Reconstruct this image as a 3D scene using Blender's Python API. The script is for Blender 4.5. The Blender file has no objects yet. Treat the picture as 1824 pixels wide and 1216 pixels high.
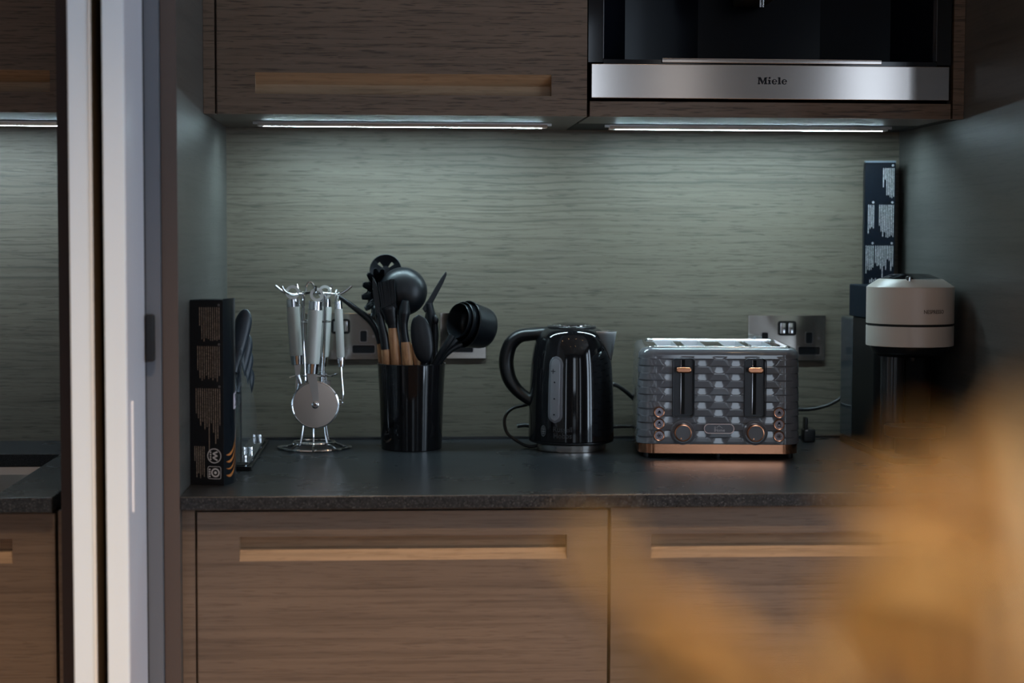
import bpy, bmesh, math, random
from mathutils import Vector, Matrix
random.seed(7)
PI = math.pi
scn = bpy.context.scene
C = scn.collection

# ------------------------------------------------------------------ camera
cam_d = bpy.data.cameras.new('camera'); cam = bpy.data.objects.new('camera', cam_d); C.objects.link(cam)
YAW, PIT, ROL, FPX = .0639, .0583, .0030, 3133.65
fw = Vector((math.sin(YAW)*math.cos(PIT), math.cos(YAW)*math.cos(PIT), -math.sin(PIT)))
r0 = Vector((math.cos(YAW), -math.sin(YAW), 0)); u0 = r0.cross(fw)
rr = r0*math.cos(ROL)+u0*math.sin(ROL); uu = -r0*math.sin(ROL)+u0*math.cos(ROL)
M = Matrix((rr, uu, -fw)).transposed().to_4x4(); M.translation = (.3158, -3.2545, .3717)
cam.matrix_world = M
cam_d.sensor_width = 36; cam_d.lens = FPX/1824*36
cam_d.clip_start = .02
cam_d.dof.use_dof = True; cam_d.dof.focus_distance = 2.90; cam_d.dof.aperture_fstop = 2.8
scn.camera = cam
# ------------------------------------------------------------------ world, exposure
w = bpy.data.worlds.new('world'); scn.world = w; w.use_nodes = True
w.node_tree.nodes['Background'].inputs[0].default_value = (.55, .68, .85, 1)
w.node_tree.nodes['Background'].inputs[1].default_value = .5
scn.view_settings.view_transform = 'Standard'; scn.view_settings.look = 'None'
scn.view_settings.exposure = 0; scn.view_settings.gamma = 1; scn.view_settings.use_curve_mapping = False
LED = 160.0            # brightness of the under-cabinet strips
WIN = 9.0             # brightness of the sky in the windows behind the viewer
SPOT = 225.0           # ceiling downlights, watts

# ------------------------------------------------------------------ materials
def mat(name, col, rough=.5, metal=0, spec=.5, coat=0, coatr=.05, trans=0, ior=1.45, emis=None, es=0, aniso=0):
    m = bpy.data.materials.new(name); m.use_nodes = True
    b = m.node_tree.nodes['Principled BSDF']
    b.inputs['Base Color'].default_value = (*col, 1); b.inputs['Roughness'].default_value = rough
    b.inputs['Metallic'].default_value = metal; b.inputs['Specular IOR Level'].default_value = spec
    b.inputs['Coat Weight'].default_value = coat; b.inputs['Coat Roughness'].default_value = coatr
    b.inputs['Transmission Weight'].default_value = trans; b.inputs['IOR'].default_value = ior
    b.inputs['Anisotropic'].default_value = aniso
    if emis: b.inputs['Emission Color'].default_value = (*emis, 1); b.inputs['Emission Strength'].default_value = es
    return m
def nodes(m): return m.node_tree.nodes, m.node_tree.links, m.node_tree.nodes['Principled BSDF']
def tex_noise(m, scale, vec=(1, 1, 1), detail=4, rough=.55, dist=0, rot=(0, 0, 0)):
    N, L, b = nodes(m)
    tc = N.new('ShaderNodeTexCoord'); mp = N.new('ShaderNodeMapping'); n = N.new('ShaderNodeTexNoise')
    L.new(tc.outputs['Object'], mp.inputs['Vector']); L.new(mp.outputs[0], n.inputs['Vector'])
    mp.inputs['Scale'].default_value = vec; mp.inputs['Rotation'].default_value = rot
    n.inputs['Scale'].default_value = scale
    n.inputs['Detail'].default_value = detail; n.inputs['Roughness'].default_value = rough; n.inputs['Distortion'].default_value = dist
    return n
def ramp(m, src, stops):
    N, L, b = nodes(m); r = N.new('ShaderNodeValToRGB'); L.new(src, r.inputs[0])
    e = r.color_ramp.elements
    while len(e) < len(stops): e.new(.5)
    for q, (p, c) in zip(e, stops): q.position = p; q.color = (*c, 1)
    return r
def mixc(m, a, b_, f, mode='MIX'):
    N, L, b = nodes(m); x = N.new('ShaderNodeMix'); x.data_type = 'RGBA'; x.blend_type = mode
    for k, v in ((0, f), (6, a), (7, b_)):
        if hasattr(v, 'node'): L.new(v, x.inputs[k])
        elif k == 0: x.inputs[0].default_value = v
        else: x.inputs[k].default_value = (*v, 1)
    return x.outputs[2]
def bump(m, src, strength=.3, dist=.001):
    N, L, b = nodes(m); bp = N.new('ShaderNodeBump'); bp.inputs['Strength'].default_value = strength; bp.inputs['Distance'].default_value = dist
    L.new(src, bp.inputs['Height']); L.new(bp.outputs[0], b.inputs['Normal'])
def wood(name, dark, mid, light, rough=.42, pores=.75, fine=1.0, waves=.5, spec=.45, lines_w=0, bmp=.35):
    m = mat(name, mid, rough, spec=spec); N, L, b = nodes(m)
    broad = tex_noise(m, 1, (.9, .9, 9), 3, .5, .6)
    lines = tex_noise(m, 1, (2.4, 2.4, 120*fine), 4, .6, waves)
    pore = tex_noise(m, 1, (26, 26, 330*fine), 2, .5, .25)
    pore2 = tex_noise(m, 1, (11, 11, 260*fine), 3, .55, .35)
    c1 = ramp(m, broad.outputs[0], [(.3, mid), (.72, light)])
    c2 = ramp(m, lines.outputs[0], [(.36, (.70, .70, .70)), (.5, (.97, .97, .97)), (.66, (1.08, 1.08, 1.08))])
    c3 = mixc(m, c1.outputs[0], c2.outputs[0], .8, 'MULTIPLY')
    pr = ramp(m, pore.outputs[0], [(.30, (1, 1, 1)), (.43, (0, 0, 0))])
    p2 = ramp(m, pore2.outputs[0], [(.33, (1, 1, 1)), (.44, (0, 0, 0))])
    mx = N.new('ShaderNodeMath'); mx.operation = 'MAXIMUM'; L.new(pr.outputs[0], mx.inputs[0]); L.new(p2.outputs[0], mx.inputs[1])
    ml = N.new('ShaderNodeMath'); ml.operation = 'MULTIPLY'; L.new(mx.outputs[0], ml.inputs[0]); ml.inputs[1].default_value = pores
    if lines_w:            # long wavy growth lines in some zones
        tc = N.new('ShaderNodeTexCoord'); mp = N.new('ShaderNodeMapping'); wv = N.new('ShaderNodeTexWave')
        mp.inputs['Scale'].default_value = (.22, .22, 1); L.new(tc.outputs['Object'], mp.inputs['Vector']); L.new(mp.outputs[0], wv.inputs['Vector'])
        wv.wave_type = 'BANDS'; wv.bands_direction = 'Z'; wv.inputs['Scale'].default_value = 21; wv.inputs['Distortion'].default_value = 9
        wv.inputs['Detail'].default_value = 3; wv.inputs['Detail Scale'].default_value = .55; wv.inputs['Detail Roughness'].default_value = .55
        wr = ramp(m, wv.outputs['Fac'], [(.0, (1, 1, 1)), (.16, (0, 0, 0))])
        zn = tex_noise(m, 1, (1.3, 1.3, 5), 2, .5, .3); zr = ramp(m, zn.outputs[0], [(.47, (0, 0, 0)), (.60, (1, 1, 1))])
        m1 = N.new('ShaderNodeMath'); m1.operation = 'MULTIPLY'; L.new(wr.outputs[0], m1.inputs[0]); L.new(zr.outputs[0], m1.inputs[1])
        m2 = N.new('ShaderNodeMath'); m2.operation = 'MULTIPLY'; L.new(m1.outputs[0], m2.inputs[0]); m2.inputs[1].default_value = lines_w
        m3 = N.new('ShaderNodeMath'); m3.operation = 'MAXIMUM'; L.new(ml.outputs[0], m3.inputs[0]); L.new(m2.outputs[0], m3.inputs[1]); ml = m3
    c4 = mixc(m, c3, dark, ml.outputs[0])
    L.new(c4, b.inputs['Base Color'])
    inv = N.new('ShaderNodeMath'); inv.operation = 'SUBTRACT'; inv.inputs[0].default_value = 1; L.new(mx.outputs[0], inv.inputs[1])
    bump(m, inv.outputs[0], bmp, .0006)
    return m
W_BACK = wood('oak_grey_backsplash', (.030, .028, .023), (.104, .088, .067), (.135, .114, .086), .50, spec=.45, lines_w=.62, pores=.6)
W_UP = wood('oak_upper', (.022, .015, .010), (.088, .062, .044), (.112, .080, .057), .45, pores=.8)
W_LOW = wood('oak_lower', (.05, .036, .027), (.112, .083, .063), (.145, .108, .082), .45, pores=.45, fine=1.3)
W_SIDE = wood('oak_side', (.025, .025, .025), (.060, .058, .054), (.075, .072, .066), .40, pores=.35, spec=.55, bmp=.10)
W_EDGE = mat('panel_edge_brown', (.075, .058, .052), .5)
W_GROOVE = wood('oak_groove', (.09, .05, .025), (.21, .135, .08), (.25, .17, .10), .5, pores=.35)
W_HANDLE = mat('handle_wood', (.42, .20, .09), .5)
n = tex_noise(W_HANDLE, 1, (220, 220, 12), 3); rp = ramp(W_HANDLE, n.outputs[0], [(.3, (.24, .10, .042)), (.65, (.50, .26, .125))])
W_HANDLE.node_tree.links.new(rp.outputs[0], nodes(W_HANDLE)[2].inputs['Base Color'])
STONE = mat('black_granite', (.016, .017, .019), .30, spec=.34)
N_, L_, b_ = nodes(STONE)
n1 = tex_noise(STONE, 620, detail=1); n2 = tex_noise(STONE, 260, detail=3); n3 = tex_noise(STONE, 6, detail=4)
r1 = ramp(STONE, n1.outputs[0], [(.62, (0, 0, 0)), (.72, (1, 1, 1))])
r2 = ramp(STONE, n2.outputs[0], [(.3, (.005, .006, .007)), (.7, (.022, .024, .028))])
L_.new(mixc(STONE, r2.outputs[0], (.10, .105, .11), r1.outputs[0]), b_.inputs['Base Color'])
r3 = ramp(STONE, n3.outputs[0], [(.3, (.26, .26, .26)), (.7, (.30, .30, .30))]); L_.new(r3.outputs[0], b_.inputs['Roughness'])

BLACK = mat('black_gloss', (.006, .006, .007), .06, spec=.5)
BLACK2 = mat('black_satin', (.006, .006, .007), .32, spec=.5)
SILI = mat('black_nylon', (.004, .005, .007), .36, spec=.4)
nn = tex_noise(SILI, 700, detail=2); bump(SILI, nn.outputs[0], .15, .0003)
KNIFEH = mat('knife_handle_blue_black', (.010, .016, .024), .42)
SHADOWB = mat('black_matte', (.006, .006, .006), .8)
CHROME = mat('chrome', (.78, .78, .80), .07, 1)
STEEL = mat('brushed_steel', (.50, .45, .42), .12, 1)
BRIGHTST = mat('bright_steel', (.80, .77, .74), .24, 1)
ns = tex_noise(STEEL, 1, (4, 4, 900), 2); bump(STEEL, ns.outputs[0], .05, .0002)
STEELD = mat('steel_blade', (.55, .52, .49), .28, 1)
NICKEL = mat('polished_nickel_plate', (.50, .47, .43), .13, 1)
SILVER = mat('silver_grip', (.52, .51, .48), .5, .2)
nn = tex_noise(SILVER, 900, detail=1); bump(SILVER, nn.outputs[0], .4, .0004)
COPPER = mat('rose_gold', (.80, .36, .20), .16, 1)
GREY = mat('toaster_grey', (.14, .142, .158), .13, spec=.55, coat=.6, coatr=.04)
SLOTST = mat('slot_steel', (.75, .77, .80), .38, .85)
GREYD = mat('toaster_dark_grey', (.055, .060, .070), .25)
LILAC = mat('button_lilac', (.42, .38, .44), .4)
CREAM = mat('cream_plastic', (.46, .41, .365), .32)
WHITE = mat('white_lacquer', (.62, .73, .84), .35)
WHITEB = mat('cool_white_lacquer', (.50, .52, .58), .30)
JAMB = mat('blue_grey_metal', (.11, .125, .15), .4)
SLATE = mat('smoked_plastic', (.005, .005, .005), .4, spec=.10)
CLEAR = mat('clear_plastic', (.85, .9, .92), .04, trans=.96, ior=1.47)
SMOKE = mat('smoky_tank_plastic', (.35, .4, .45), .06, trans=.92, ior=1.3)
GAUGE = mat('gauge_window', (.20, .20, .22), .30, spec=.4)
GAUGER = mat('gauge_rim', (.13, .13, .145), .25)
GLASSB = mat('dark_glass', (.003, .004, .007), .16, spec=.15)
PRINT = mat('pale_print', (.20, .165, .135), .6)
PRINTW = mat('light_print', (.42, .41, .42), .6)
LIGHTP = mat('badge_print', (.62, .60, .62), .5)
PRINTD = mat('dark_print', (.006, .007, .012), .5, spec=.2)
LOGOG = mat('grey_print', (.13, .13, .14), .5)
CARD = mat('black_card', (.004, .004, .005), .4, spec=.3)
CARDB = mat('navy_card', (.0025, .0045, .0085), .45, spec=.12)
ORPR = mat('orange_print', (.38, .14, .035), .4)
AMBER = mat('amber_leaf', (.60, .30, .08), .6)
na = tex_noise(AMBER, 40, detail=3); ra = ramp(AMBER, na.outputs[0], [(.3, (.70, .39, .10)), (.7, (.90, .57, .22))])
AMBER.node_tree.links.new(ra.outputs[0], nodes(AMBER)[2].inputs['Base Color'])
STEM = mat('brown_stem', (.25, .12, .04), .7)
PLASTER = mat('plaster', (.45, .43, .40), .9)
PLASTERD = mat('dark_wall_paint', (.16, .15, .145), .8)
PLASTERB = mat('back_plaster', (.30, .28, .26), .9)
np_ = tex_noise(PLASTER, 30, detail=5); bump(PLASTER, np_.outputs[0], .1, .002)
FLOORM = wood('oak_floor', (.10, .06, .035), (.26, .17, .10), (.34, .23, .14), .4, pores=.3, fine=.02)
LEDM = mat('led_lens', (.9, .9, .9), .5, emis=(.64, .90, 1.0), es=LED)
LEDBLUE = mat('led_lens_blue', (.8, .8, .9), .5, emis=(.55, .62, 1.0), es=30)
SKYM = mat('sky_in_window', (.1, .1, .1), .5, emis=(.66, .82, 1.0), es=WIN)
SKYF = mat('sky_in_front_window', (.1, .1, .1), .5, emis=(.70, .84, 1.0), es=WIN*.36)
SKYC = mat('curtained_window', (.1, .1, .1), .5, emis=(.85, .85, .85), es=.9)
SKYB = mat('sky_in_tall_window', (.1, .1, .1), .5, emis=(.70, .84, 1.0), es=WIN*.42)
LAMPM = mat('lamp_glow', (.1, .1, .1), .5, emis=(1.0, .62, .30), es=45)
ALU = mat('aluminium', (.5, .52, .54), .35, .9)

# ------------------------------------------------------------------ mesh helpers
def V(*a): return Vector(a)
def box(bm, x0, x1, y0, y1, z0, z1, bev=0, seg=2):
    r = bmesh.ops.create_cube(bm, size=1)
    vs = r['verts']
    for v in vs:
        v.co = Vector(((x0+x1)/2+v.co.x*(x1-x0), (y0+y1)/2+v.co.y*(y1-y0), (z0+z1)/2+v.co.z*(z1-z0)))
    if bev:
        es = list({e for v in vs for e in v.link_edges})
        bmesh.ops.bevel(bm, geom=es, offset=bev, segments=seg, profile=.5, affect='EDGES')
def loft(bm, rings, cap0=True, cap1=True, closed=True):
    R = [[bm.verts.new(p) for p in ring] for ring in rings]
    n = len(R[0])
    for a, b in zip(R, R[1:]):
        for i in range(n if closed else n-1):
            j = (i+1) % n
            try: bm.faces.new((a[i], a[j], b[j], b[i]))
            except ValueError: pass
    if cap0: bm.faces.new(list(reversed(R[0])))
    if cap1: bm.faces.new(R[-1])
    return R
def lathe(bm, prof, seg=40, c=(0, 0, 0), sx=1, sy=1, cap0=True, cap1=True):
    c = Vector(c)
    loft(bm, [[c+V(sx*r*math.cos(2*PI*i/seg), sy*r*math.sin(2*PI*i/seg), z) for i in range(seg)] for r, z in prof], cap0, cap1)
def frames(pts, closed=False):
    n = len(pts); T = []
    for i in range(n):
        if closed: t = pts[(i+1) % n]-pts[i-1]
        else: t = pts[min(i+1, n-1)]-pts[max(i-1, 0)]
        T.append(t.normalized())
    a = V(0, 0, 1) if abs(T[0].z) < .9 else V(1, 0, 0)
    N = [(a-T[0]*a.dot(T[0])).normalized()]
    for i in range(1, n):
        v = N[-1]-T[i]*N[-1].dot(T[i]); N.append(v.normalized())
    return T, N
def tube(bm, pts, r, seg=10, closed=False, fx=1, fy=1):
    pts = [Vector(p) for p in pts]; T, N = frames(pts, closed)
    rad = r if isinstance(r, (list, tuple)) else [r]*len(pts)
    rings = []
    for p, t, nn, q in zip(pts, T, N, rad):
        b = t.cross(nn)
        rings.append([p+(nn*math.cos(2*PI*k/seg)*fx+b*math.sin(2*PI*k/seg)*fy)*q for k in range(seg)])
    if closed: loft(bm, rings+[rings[0]], False, False); bmesh.ops.remove_doubles(bm, verts=bm.verts, dist=1e-6)
    else: loft(bm, rings)
def curve(pts, n=8, closed=False):
    P = [Vector(p) for p in pts]; m = len(P); out = []
    for i in range(m if closed else m-1):
        if closed: a, b, c, d = P[i-1], P[i], P[(i+1) % m], P[(i+2) % m]
        else: a, b, c, d = P[max(i-1, 0)], P[i], P[i+1], P[min(i+2, m-1)]
        for k in range(n):
            t = k/n
            out.append(.5*((2*b)+(-a+c)*t+(2*a-5*b+4*c-d)*t*t+(-a+3*b-3*c+d)*t**3))
    if not closed: out.append(P[-1])
    return out
def circ(cx, cy, r, n=24, a0=0, a1=2*PI, ry=None):
    ry = ry or r
    full = abs(a1-a0-2*PI) < 1e-6
    return [(cx+r*math.cos(a0+(a1-a0)*i/(n if full else n-1)), cy+ry*math.sin(a0+(a1-a0)*i/(n if full else n-1))) for i in range(n)]
def xz(y): return lambda u, v: V(u, y, v)
def plate(bm, poly, y0, y1, mp=None):
    """extrude a polygon in the x-z plane from y0 to y1 (or by mp(u,v,y))"""
    f = mp or (lambda u, v, y: V(u, y, v))
    loft(bm, [[f(u, v, y0) for u, v in poly], [f(u, v, y1) for u, v in poly]])
def rrect(cx, cz, w, h, r, n=5):
    out = []
    for qx, qz, a in ((1, 1, 0), (-1, 1, PI/2), (-1, -1, PI), (1, -1, 3*PI/2)):
        for k in range(n+1):
            t = a+PI/2*k/n
            out.append((cx+qx*(w/2-r)+r*math.cos(t), cz+qz*(h/2-r)+r*math.sin(t)))
    return out
def ring_plate(bm, outer, inner, y0, y1):
    a = [[V(u, y0, v) for u, v in outer], [V(u, y1, v) for u, v in outer], [V(u, y1, v) for u, v in inner], [V(u, y0, v) for u, v in inner]]
    loft(bm, a+[a[0]], False, False); bmesh.ops.remove_doubles(bm, verts=bm.verts, dist=1e-7)
def text_bm(s, size, bold=0, ext=.0002, sx=1, space=1):
    cu = bpy.data.curves.new('t', 'FONT'); cu.body = s; cu.size = size; cu.offset = bold; cu.extrude = ext
    cu.align_x = 'CENTER'; cu.align_y = 'CENTER'; cu.resolution_u = 3; cu.space_character = space
    o = bpy.data.objects.new('t', cu); C.objects.link(o)
    dg = bpy.context.evaluated_depsgraph_get(); me = bpy.data.meshes.new_from_object(o.evaluated_get(dg))
    bm = bmesh.new(); bm.from_mesh(me)
    bpy.data.objects.remove(o); bpy.data.curves.remove(cu); bpy.data.meshes.remove(me)
    bm.transform(Matrix.Diagonal((sx, 1, 1, 1)))
    return bm
RX = Matrix.Rotation(PI/2, 4, 'X')
def T(x, y, z): return Matrix.Translation((x, y, z))
def B(): return bmesh.new()
def obj(name, bm, m, parent=None, smooth=True, at=None, angle=40):
    """link a bmesh as one mesh object. at = location its coordinates are relative to."""
    me = bpy.data.meshes.new(name)
    bmesh.ops.recalc_face_normals(bm, faces=bm.faces)
    if at is not None: bm.transform(T(*[-q for q in at]))
    bm.to_mesh(me); bm.free(); me.materials.append(m)
    if smooth:
        for p in me.polygons: p.use_smooth = True
        me.set_sharp_from_angle(angle=math.radians(angle))
    o = bpy.data.objects.new(name, me); C.objects.link(o)
    if parent: o.parent = parent
    elif at is not None: o.location = at
    return o
def tag(o, label=None, cat=None, group=None, kind=None):
    if label: o['label'] = label
    if cat: o['category'] = cat
    if group: o['group'] = group
    if kind: o['kind'] = kind
    return o
def thing(name, label, cat, loc=(0, 0, 0), rz=0, group=None):
    o = bpy.data.objects.new(name, None); C.objects.link(o); o.location = loc; o.rotation_euler = (0, 0, rz)
    o.empty_display_size = .02
    return tag(o, label, cat, group)
def bevmod(o, wd=.0012, seg=2):
    b = o.modifiers.new('bevel', 'BEVEL'); b.width = wd; b.segments = seg; b.limit_method = 'ANGLE'; b.angle_limit = .6
    return o
def bb(name, x0, x1, y0, y1, z0, z1, m, parent=None, at=None, bev=0):
    bm = B(); box(bm, x0, x1, y0, y1, z0, z1, bev); return obj(name, bm, m, parent, at=at, smooth=bool(bev))
def st(o): return tag(o, kind='structure')

XR, DU, DP, ZU, DD = 1.2494, .3755, .7167, .5717, .6967
FL, CE = -.92, 1.72
# ------------------------------------------------------------------ room shell
XL0, XR0, YF = -1.9, 3.6, -5.6
st(bb('floor', XL0-.1, XR0+.1, YF-.1, .2, FL-.1, FL, FLOORM))
st(bb('ceiling', XL0-.1, XR0+.1, YF-.1, .2, CE, CE+.1, PLASTER))
st(bb('wall_back', XL0-.1, XR0+.1, .02, .12, FL, CE, PLASTERB))
st(bb('wall_left', XL0-.1, XL0, YF, .02, FL, CE, PLASTER))
def wall_with_holes(name, axis, pos, lo, hi, holes):
    bm = B(); t = .1
    def bx(a0, a1, z0, z1):
        if a1-a0 < 1e-4 or z1-z0 < 1e-4: return
        if axis == 'y': box(bm, a0, a1, pos-t, pos, z0, z1)
        else: box(bm, pos, pos+t, a0, a1, z0, z1)
    cur = lo
    for a0, a1, z0, z1 in sorted(holes):
        bx(cur, a0, FL, CE); bx(a0, a1, FL, z0); bx(a0, a1, z1, CE); cur = a1
    bx(cur, hi, FL, CE)
    return st(obj(name, bm, PLASTERD, smooth=False))
FH = [(-1.55, -1.2, -.75, 1.35), (.55, 1.22, .00, 1.40), (1.46, 1.72, -.85, 1.40), (2.36, 2.66, -.85, 1.40)]
RH = [(-3.9, -3.25, -.85, 1.4), (-3.0, -2.3, -.85, 1.4), (-2.2, -1.5, -.1, 1.3)]
wall_with_holes('wall_front', 'y', YF, XL0, XR0, FH)
wall_with_holes('wall_right', 'x', XR0, YF, .02, RH)
k = 0
for ax, hs, pos in (('y', FH, YF), ('x', RH, XR0)):
    for a0, a1, z0, z1 in hs:
        k += 1
        s = -1 if ax == 'y' else 1
        def bx(bm, u0, u1, w0, w1, d0, d1):
            if ax == 'y': box(bm, u0, u1, pos-d1, pos-d0, w0, w1)
            else: box(bm, pos+d0, pos+d1, u0, u1, w0, w1)
        bm = B(); bx(bm, a0, a1, z0, z1, .06, .07); pane = obj('window_%d' % k, bm, SKYM if ax == 'x' else (SKYC if k == 3 else SKYB if k == 2 else SKYF), smooth=False); st(pane)
        bm = B(); f = .035
        bx(bm, a0, a0+f, z0, z1, .01, .055); bx(bm, a1-f, a1, z0, z1, .01, .055); bx(bm, a0+f, a1-f, z0, z0+f, .01, .055); bx(bm, a0+f, a1-f, z1-f, z1, .01, .055)
        obj('window_frame', bm, WHITEB, pane, smooth=False)
# ceiling downlights (real lamps with a visible disc)
for i, (x, y) in enumerate([(.15, -1.75), (.95, -1.75), (1.8, -1.9), (-.7, -1.9), (.1, -3.55), (1.0, -3.55), (2.4, -3.7)]):
    t = thing('ceiling_downlight', 'small round warm downlight recessed in the ceiling, outside the frame', 'ceiling light', (x, y, CE), group='ceiling downlights')
    bm = B(); lathe(bm, [(.045, 0), (.045, -.006), (.034, -.008), (.034, 0)], 24); obj('trim_ring', bm, WHITE, t)
    bm = B(); lathe(bm, [(.032, -.002), (.032, -.004)], 20); obj('lens', bm, LAMPM, t)
    sp = bpy.data.lights.new('downlight_lamp', 'SPOT'); sp.energy = SPOT if y > -3 else SPOT*.34; sp.color = (1.0, .70, .46)
    sp.spot_size = math.radians(84); sp.spot_blend = .85; sp.shadow_soft_size = .04
    so = bpy.data.objects.new('downlight_lamp', sp); C.objects.link(so); so.parent = t; so.location = (0, 0, -.015)

# ------------------------------------------------------------------ panels and cabinets
o = bb('backsplash_panel', 0, XR, 0, .018, 0, ZU+.05, W_BACK); tag(o, 'wide grey oak back panel behind the kettle and toaster, lit from above', 'back panel')
o = bb('backsplash_panel', -1.3, -.168, 0, .018, 0, ZU+.05, W_BACK); tag(o, 'grey oak back panel above the sink, left of the white doors', 'back panel')
t = thing('end_panel', 'tall dark oak end panel left of the black boxes', 'end panel', (0, 0, FL))
at = (0, 0, FL)
bb('board', -.0225, 0, -DP+.002, .018, FL, CE-.002, W_SIDE, t, at)
bb('edge_band', -.0225, 0, -DP, -DP+.002, FL, CE-.002, W_EDGE, t, at)
t = thing('end_panel', 'tall dark oak end panel right of the cream capsule coffee machine', 'end panel', (XR, 0, FL)); at = (XR, 0, FL)
bb('board', XR, XR+.0225, -DP+.002, .018, FL, CE-.002, W_SIDE, t, at)
bb('edge_band', XR, XR+.0225, -DP, -DP+.002, FL, CE-.002, W_EDGE, t, at)
t = thing('end_panel', 'narrow dark brown end panel left of the white doors, beside the sink counter', 'end panel', (-.16, 0, FL)); at = (-.16, 0, FL)
bb('board', -.168, -.1515, -DP+.002, .018, FL, CE-.002, W_SIDE, t, at)
bb('edge_band', -.168, -.1515, -DP, -DP+.002, FL, CE-.002, mat('dark_edge', (.02, .012, .013), .6), t, at)

def front(name, x0, x1, z0, z1, yf, g, mode, m, parent, at, thick=.019):
    """door or drawer front with a routed finger groove; the groove lining is a part of its own"""
    gx0, gx1, gz0, gz1 = g; d = .016
    bm = B(); yb = yf+thick
    xs = [x0, gx0, gx1, x1]; zs = [z0, gz0, gz1, z1]
    G = {(i, j, b): bm.verts.new((xs[i], yf if b == 0 else yb, zs[j])) for i in range(4) for j in range(4) for b in (0, 1)}
    for i in range(3):
        for j in range(3):
            if not (i == 1 and j == 1): bm.faces.new([G[i, j, 0], G[i+1, j, 0], G[i+1, j+1, 0], G[i, j+1, 0]])
            bm.faces.new([G[i, j, 1], G[i, j+1, 1], G[i+1, j+1, 1], G[i+1, j, 1]])
    for i in range(3):
        bm.faces.new([G[i, 0, 0], G[i, 0, 1], G[i+1, 0, 1], G[i+1, 0, 0]]); bm.faces.new([G[i, 3, 0], G[i+1, 3, 0], G[i+1, 3, 1], G[i, 3, 1]])
        bm.faces.new([G[0, i, 0], G[0, i+1, 0], G[0, i+1, 1], G[0, i, 1]]); bm.faces.new([G[3, i, 0], G[3, i, 1], G[3, i+1, 1], G[3, i+1, 0]])
    o = obj(name, bm, m, parent, smooth=False, at=at)
    bm = B(); e = .0002
    h = gz1-gz0
    if mode == 'low': pr = [(yf+e, gz1), (yf+d, gz1), (yf+d, gz0+h*.52), (yf+e, gz0)]
    else: pr = [(yf+e, gz1), (yf+d, gz1-h*.52), (yf+d, gz0), (yf+e, gz0)]
    A = [bm.verts.new((gx0, y, z)) for y, z in pr]; Bv = [bm.verts.new((gx1, y, z)) for y, z in pr]
    for i in range(len(pr)-1): bm.faces.new([A[i], A[i+1], Bv[i+1], Bv[i]])
    bm.faces.new(A); bm.faces.new(Bv)
    me = bpy.data.meshes.new('finger_groove'); bm.transform(T(*[-q for q in at])); bm.to_mesh(me); bm.free(); me.materials.append(W_GROOVE)
    q = bpy.data.objects.new('finger_groove', me); C.objects.link(q); q.parent = o
    return o
def base_cab(x0, x1, label, fx0, fx1, ztop, g, m=W_LOW, ctop=-.0215):
    at = ((x0+x1)/2, 0, FL); t = thing('base_cabinet', label, 'cabinet', at, group='oak base cabinets')
    bb('carcass', x0, x1, -DD+.0195, -.001, FL+.1, ctop, W_EDGE, t, at)
    bb('plinth', x0, x1, -DD+.07, -DD+.085, FL, FL+.1, SHADOWB, t, at)
    front('drawer_front', fx0, fx1, -.62, ztop, -DD, g, 'low', m, t, at)
    bb('lower_drawer_front', fx0, fx1, -DD, -DD+.019, FL+.1, -.624, m, t, at)
    return t
c1 = base_cab(.0, .6225, 'oak base cabinet under the utensil stand and kettle, left of the centre gap', .0225, .6215, -.0258, (.083, .561, -.0982, -.0625))
bb('filler_strip', .0005, .019, -DD, -DD+.019, FL+.1, -.0225, W_LOW, c1, (.31125, 0, FL))
c2 = base_cab(.6265, XR-.0005, 'oak base cabinet under the toaster, right of the centre gap, behind the amber blur', .6265, 1.218, -.0212, (.6863, 1.1642, -.0982, -.0625))
bb('filler_strip', 1.2205, XR-.0005, -DD, -DD+.019, FL+.1, -.0225, W_LOW, c2, ((.6265+XR-.0005)/2, 0, FL))
c3 = base_cab(-.78, -.169, 'oak base cabinet under the sink at the far left', -.78, -.1815, -.0262, (-.72, -.242, -.0982, -.0625), ctop=-.22)
bb('filler_strip', -.1765, -.1685, -DD, -DD+.019, FL+.1, -.0225, W_LOW, c3, ((-.78-.169)/2, 0, FL))

def wall_cab(x0, x1, label, fx0, fx1, g):
    at = ((x0+x1)/2, 0, ZU); t = thing('wall_cabinet', label, 'cabinet', at, group='oak wall cabinets')
    bb('carcass', x0, x1, -DU+.0195, -.001, ZU+.001, 1.45, W_EDGE, t, at)
    front('door', fx0, fx1, ZU, 1.45, -DU, g, 'up', W_UP, t, at)
    return t
u1 = wall_cab(.0005, .6225, 'oak wall cabinet with a long finger groove above the utensils and kettle', .0225, .6215, (.0835, .5632, .6043, .6385))
bb('filler_strip', .0005, .0187, -DU, -DU+.019, ZU, 1.45, W_UP, u1, (.3115, 0, ZU))
u3 = wall_cab(-.78, -.1685, 'oak wall cabinet above the sink at the far left', -.78, -.1690, (-.72, -.243, .6046, .6388))

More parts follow.
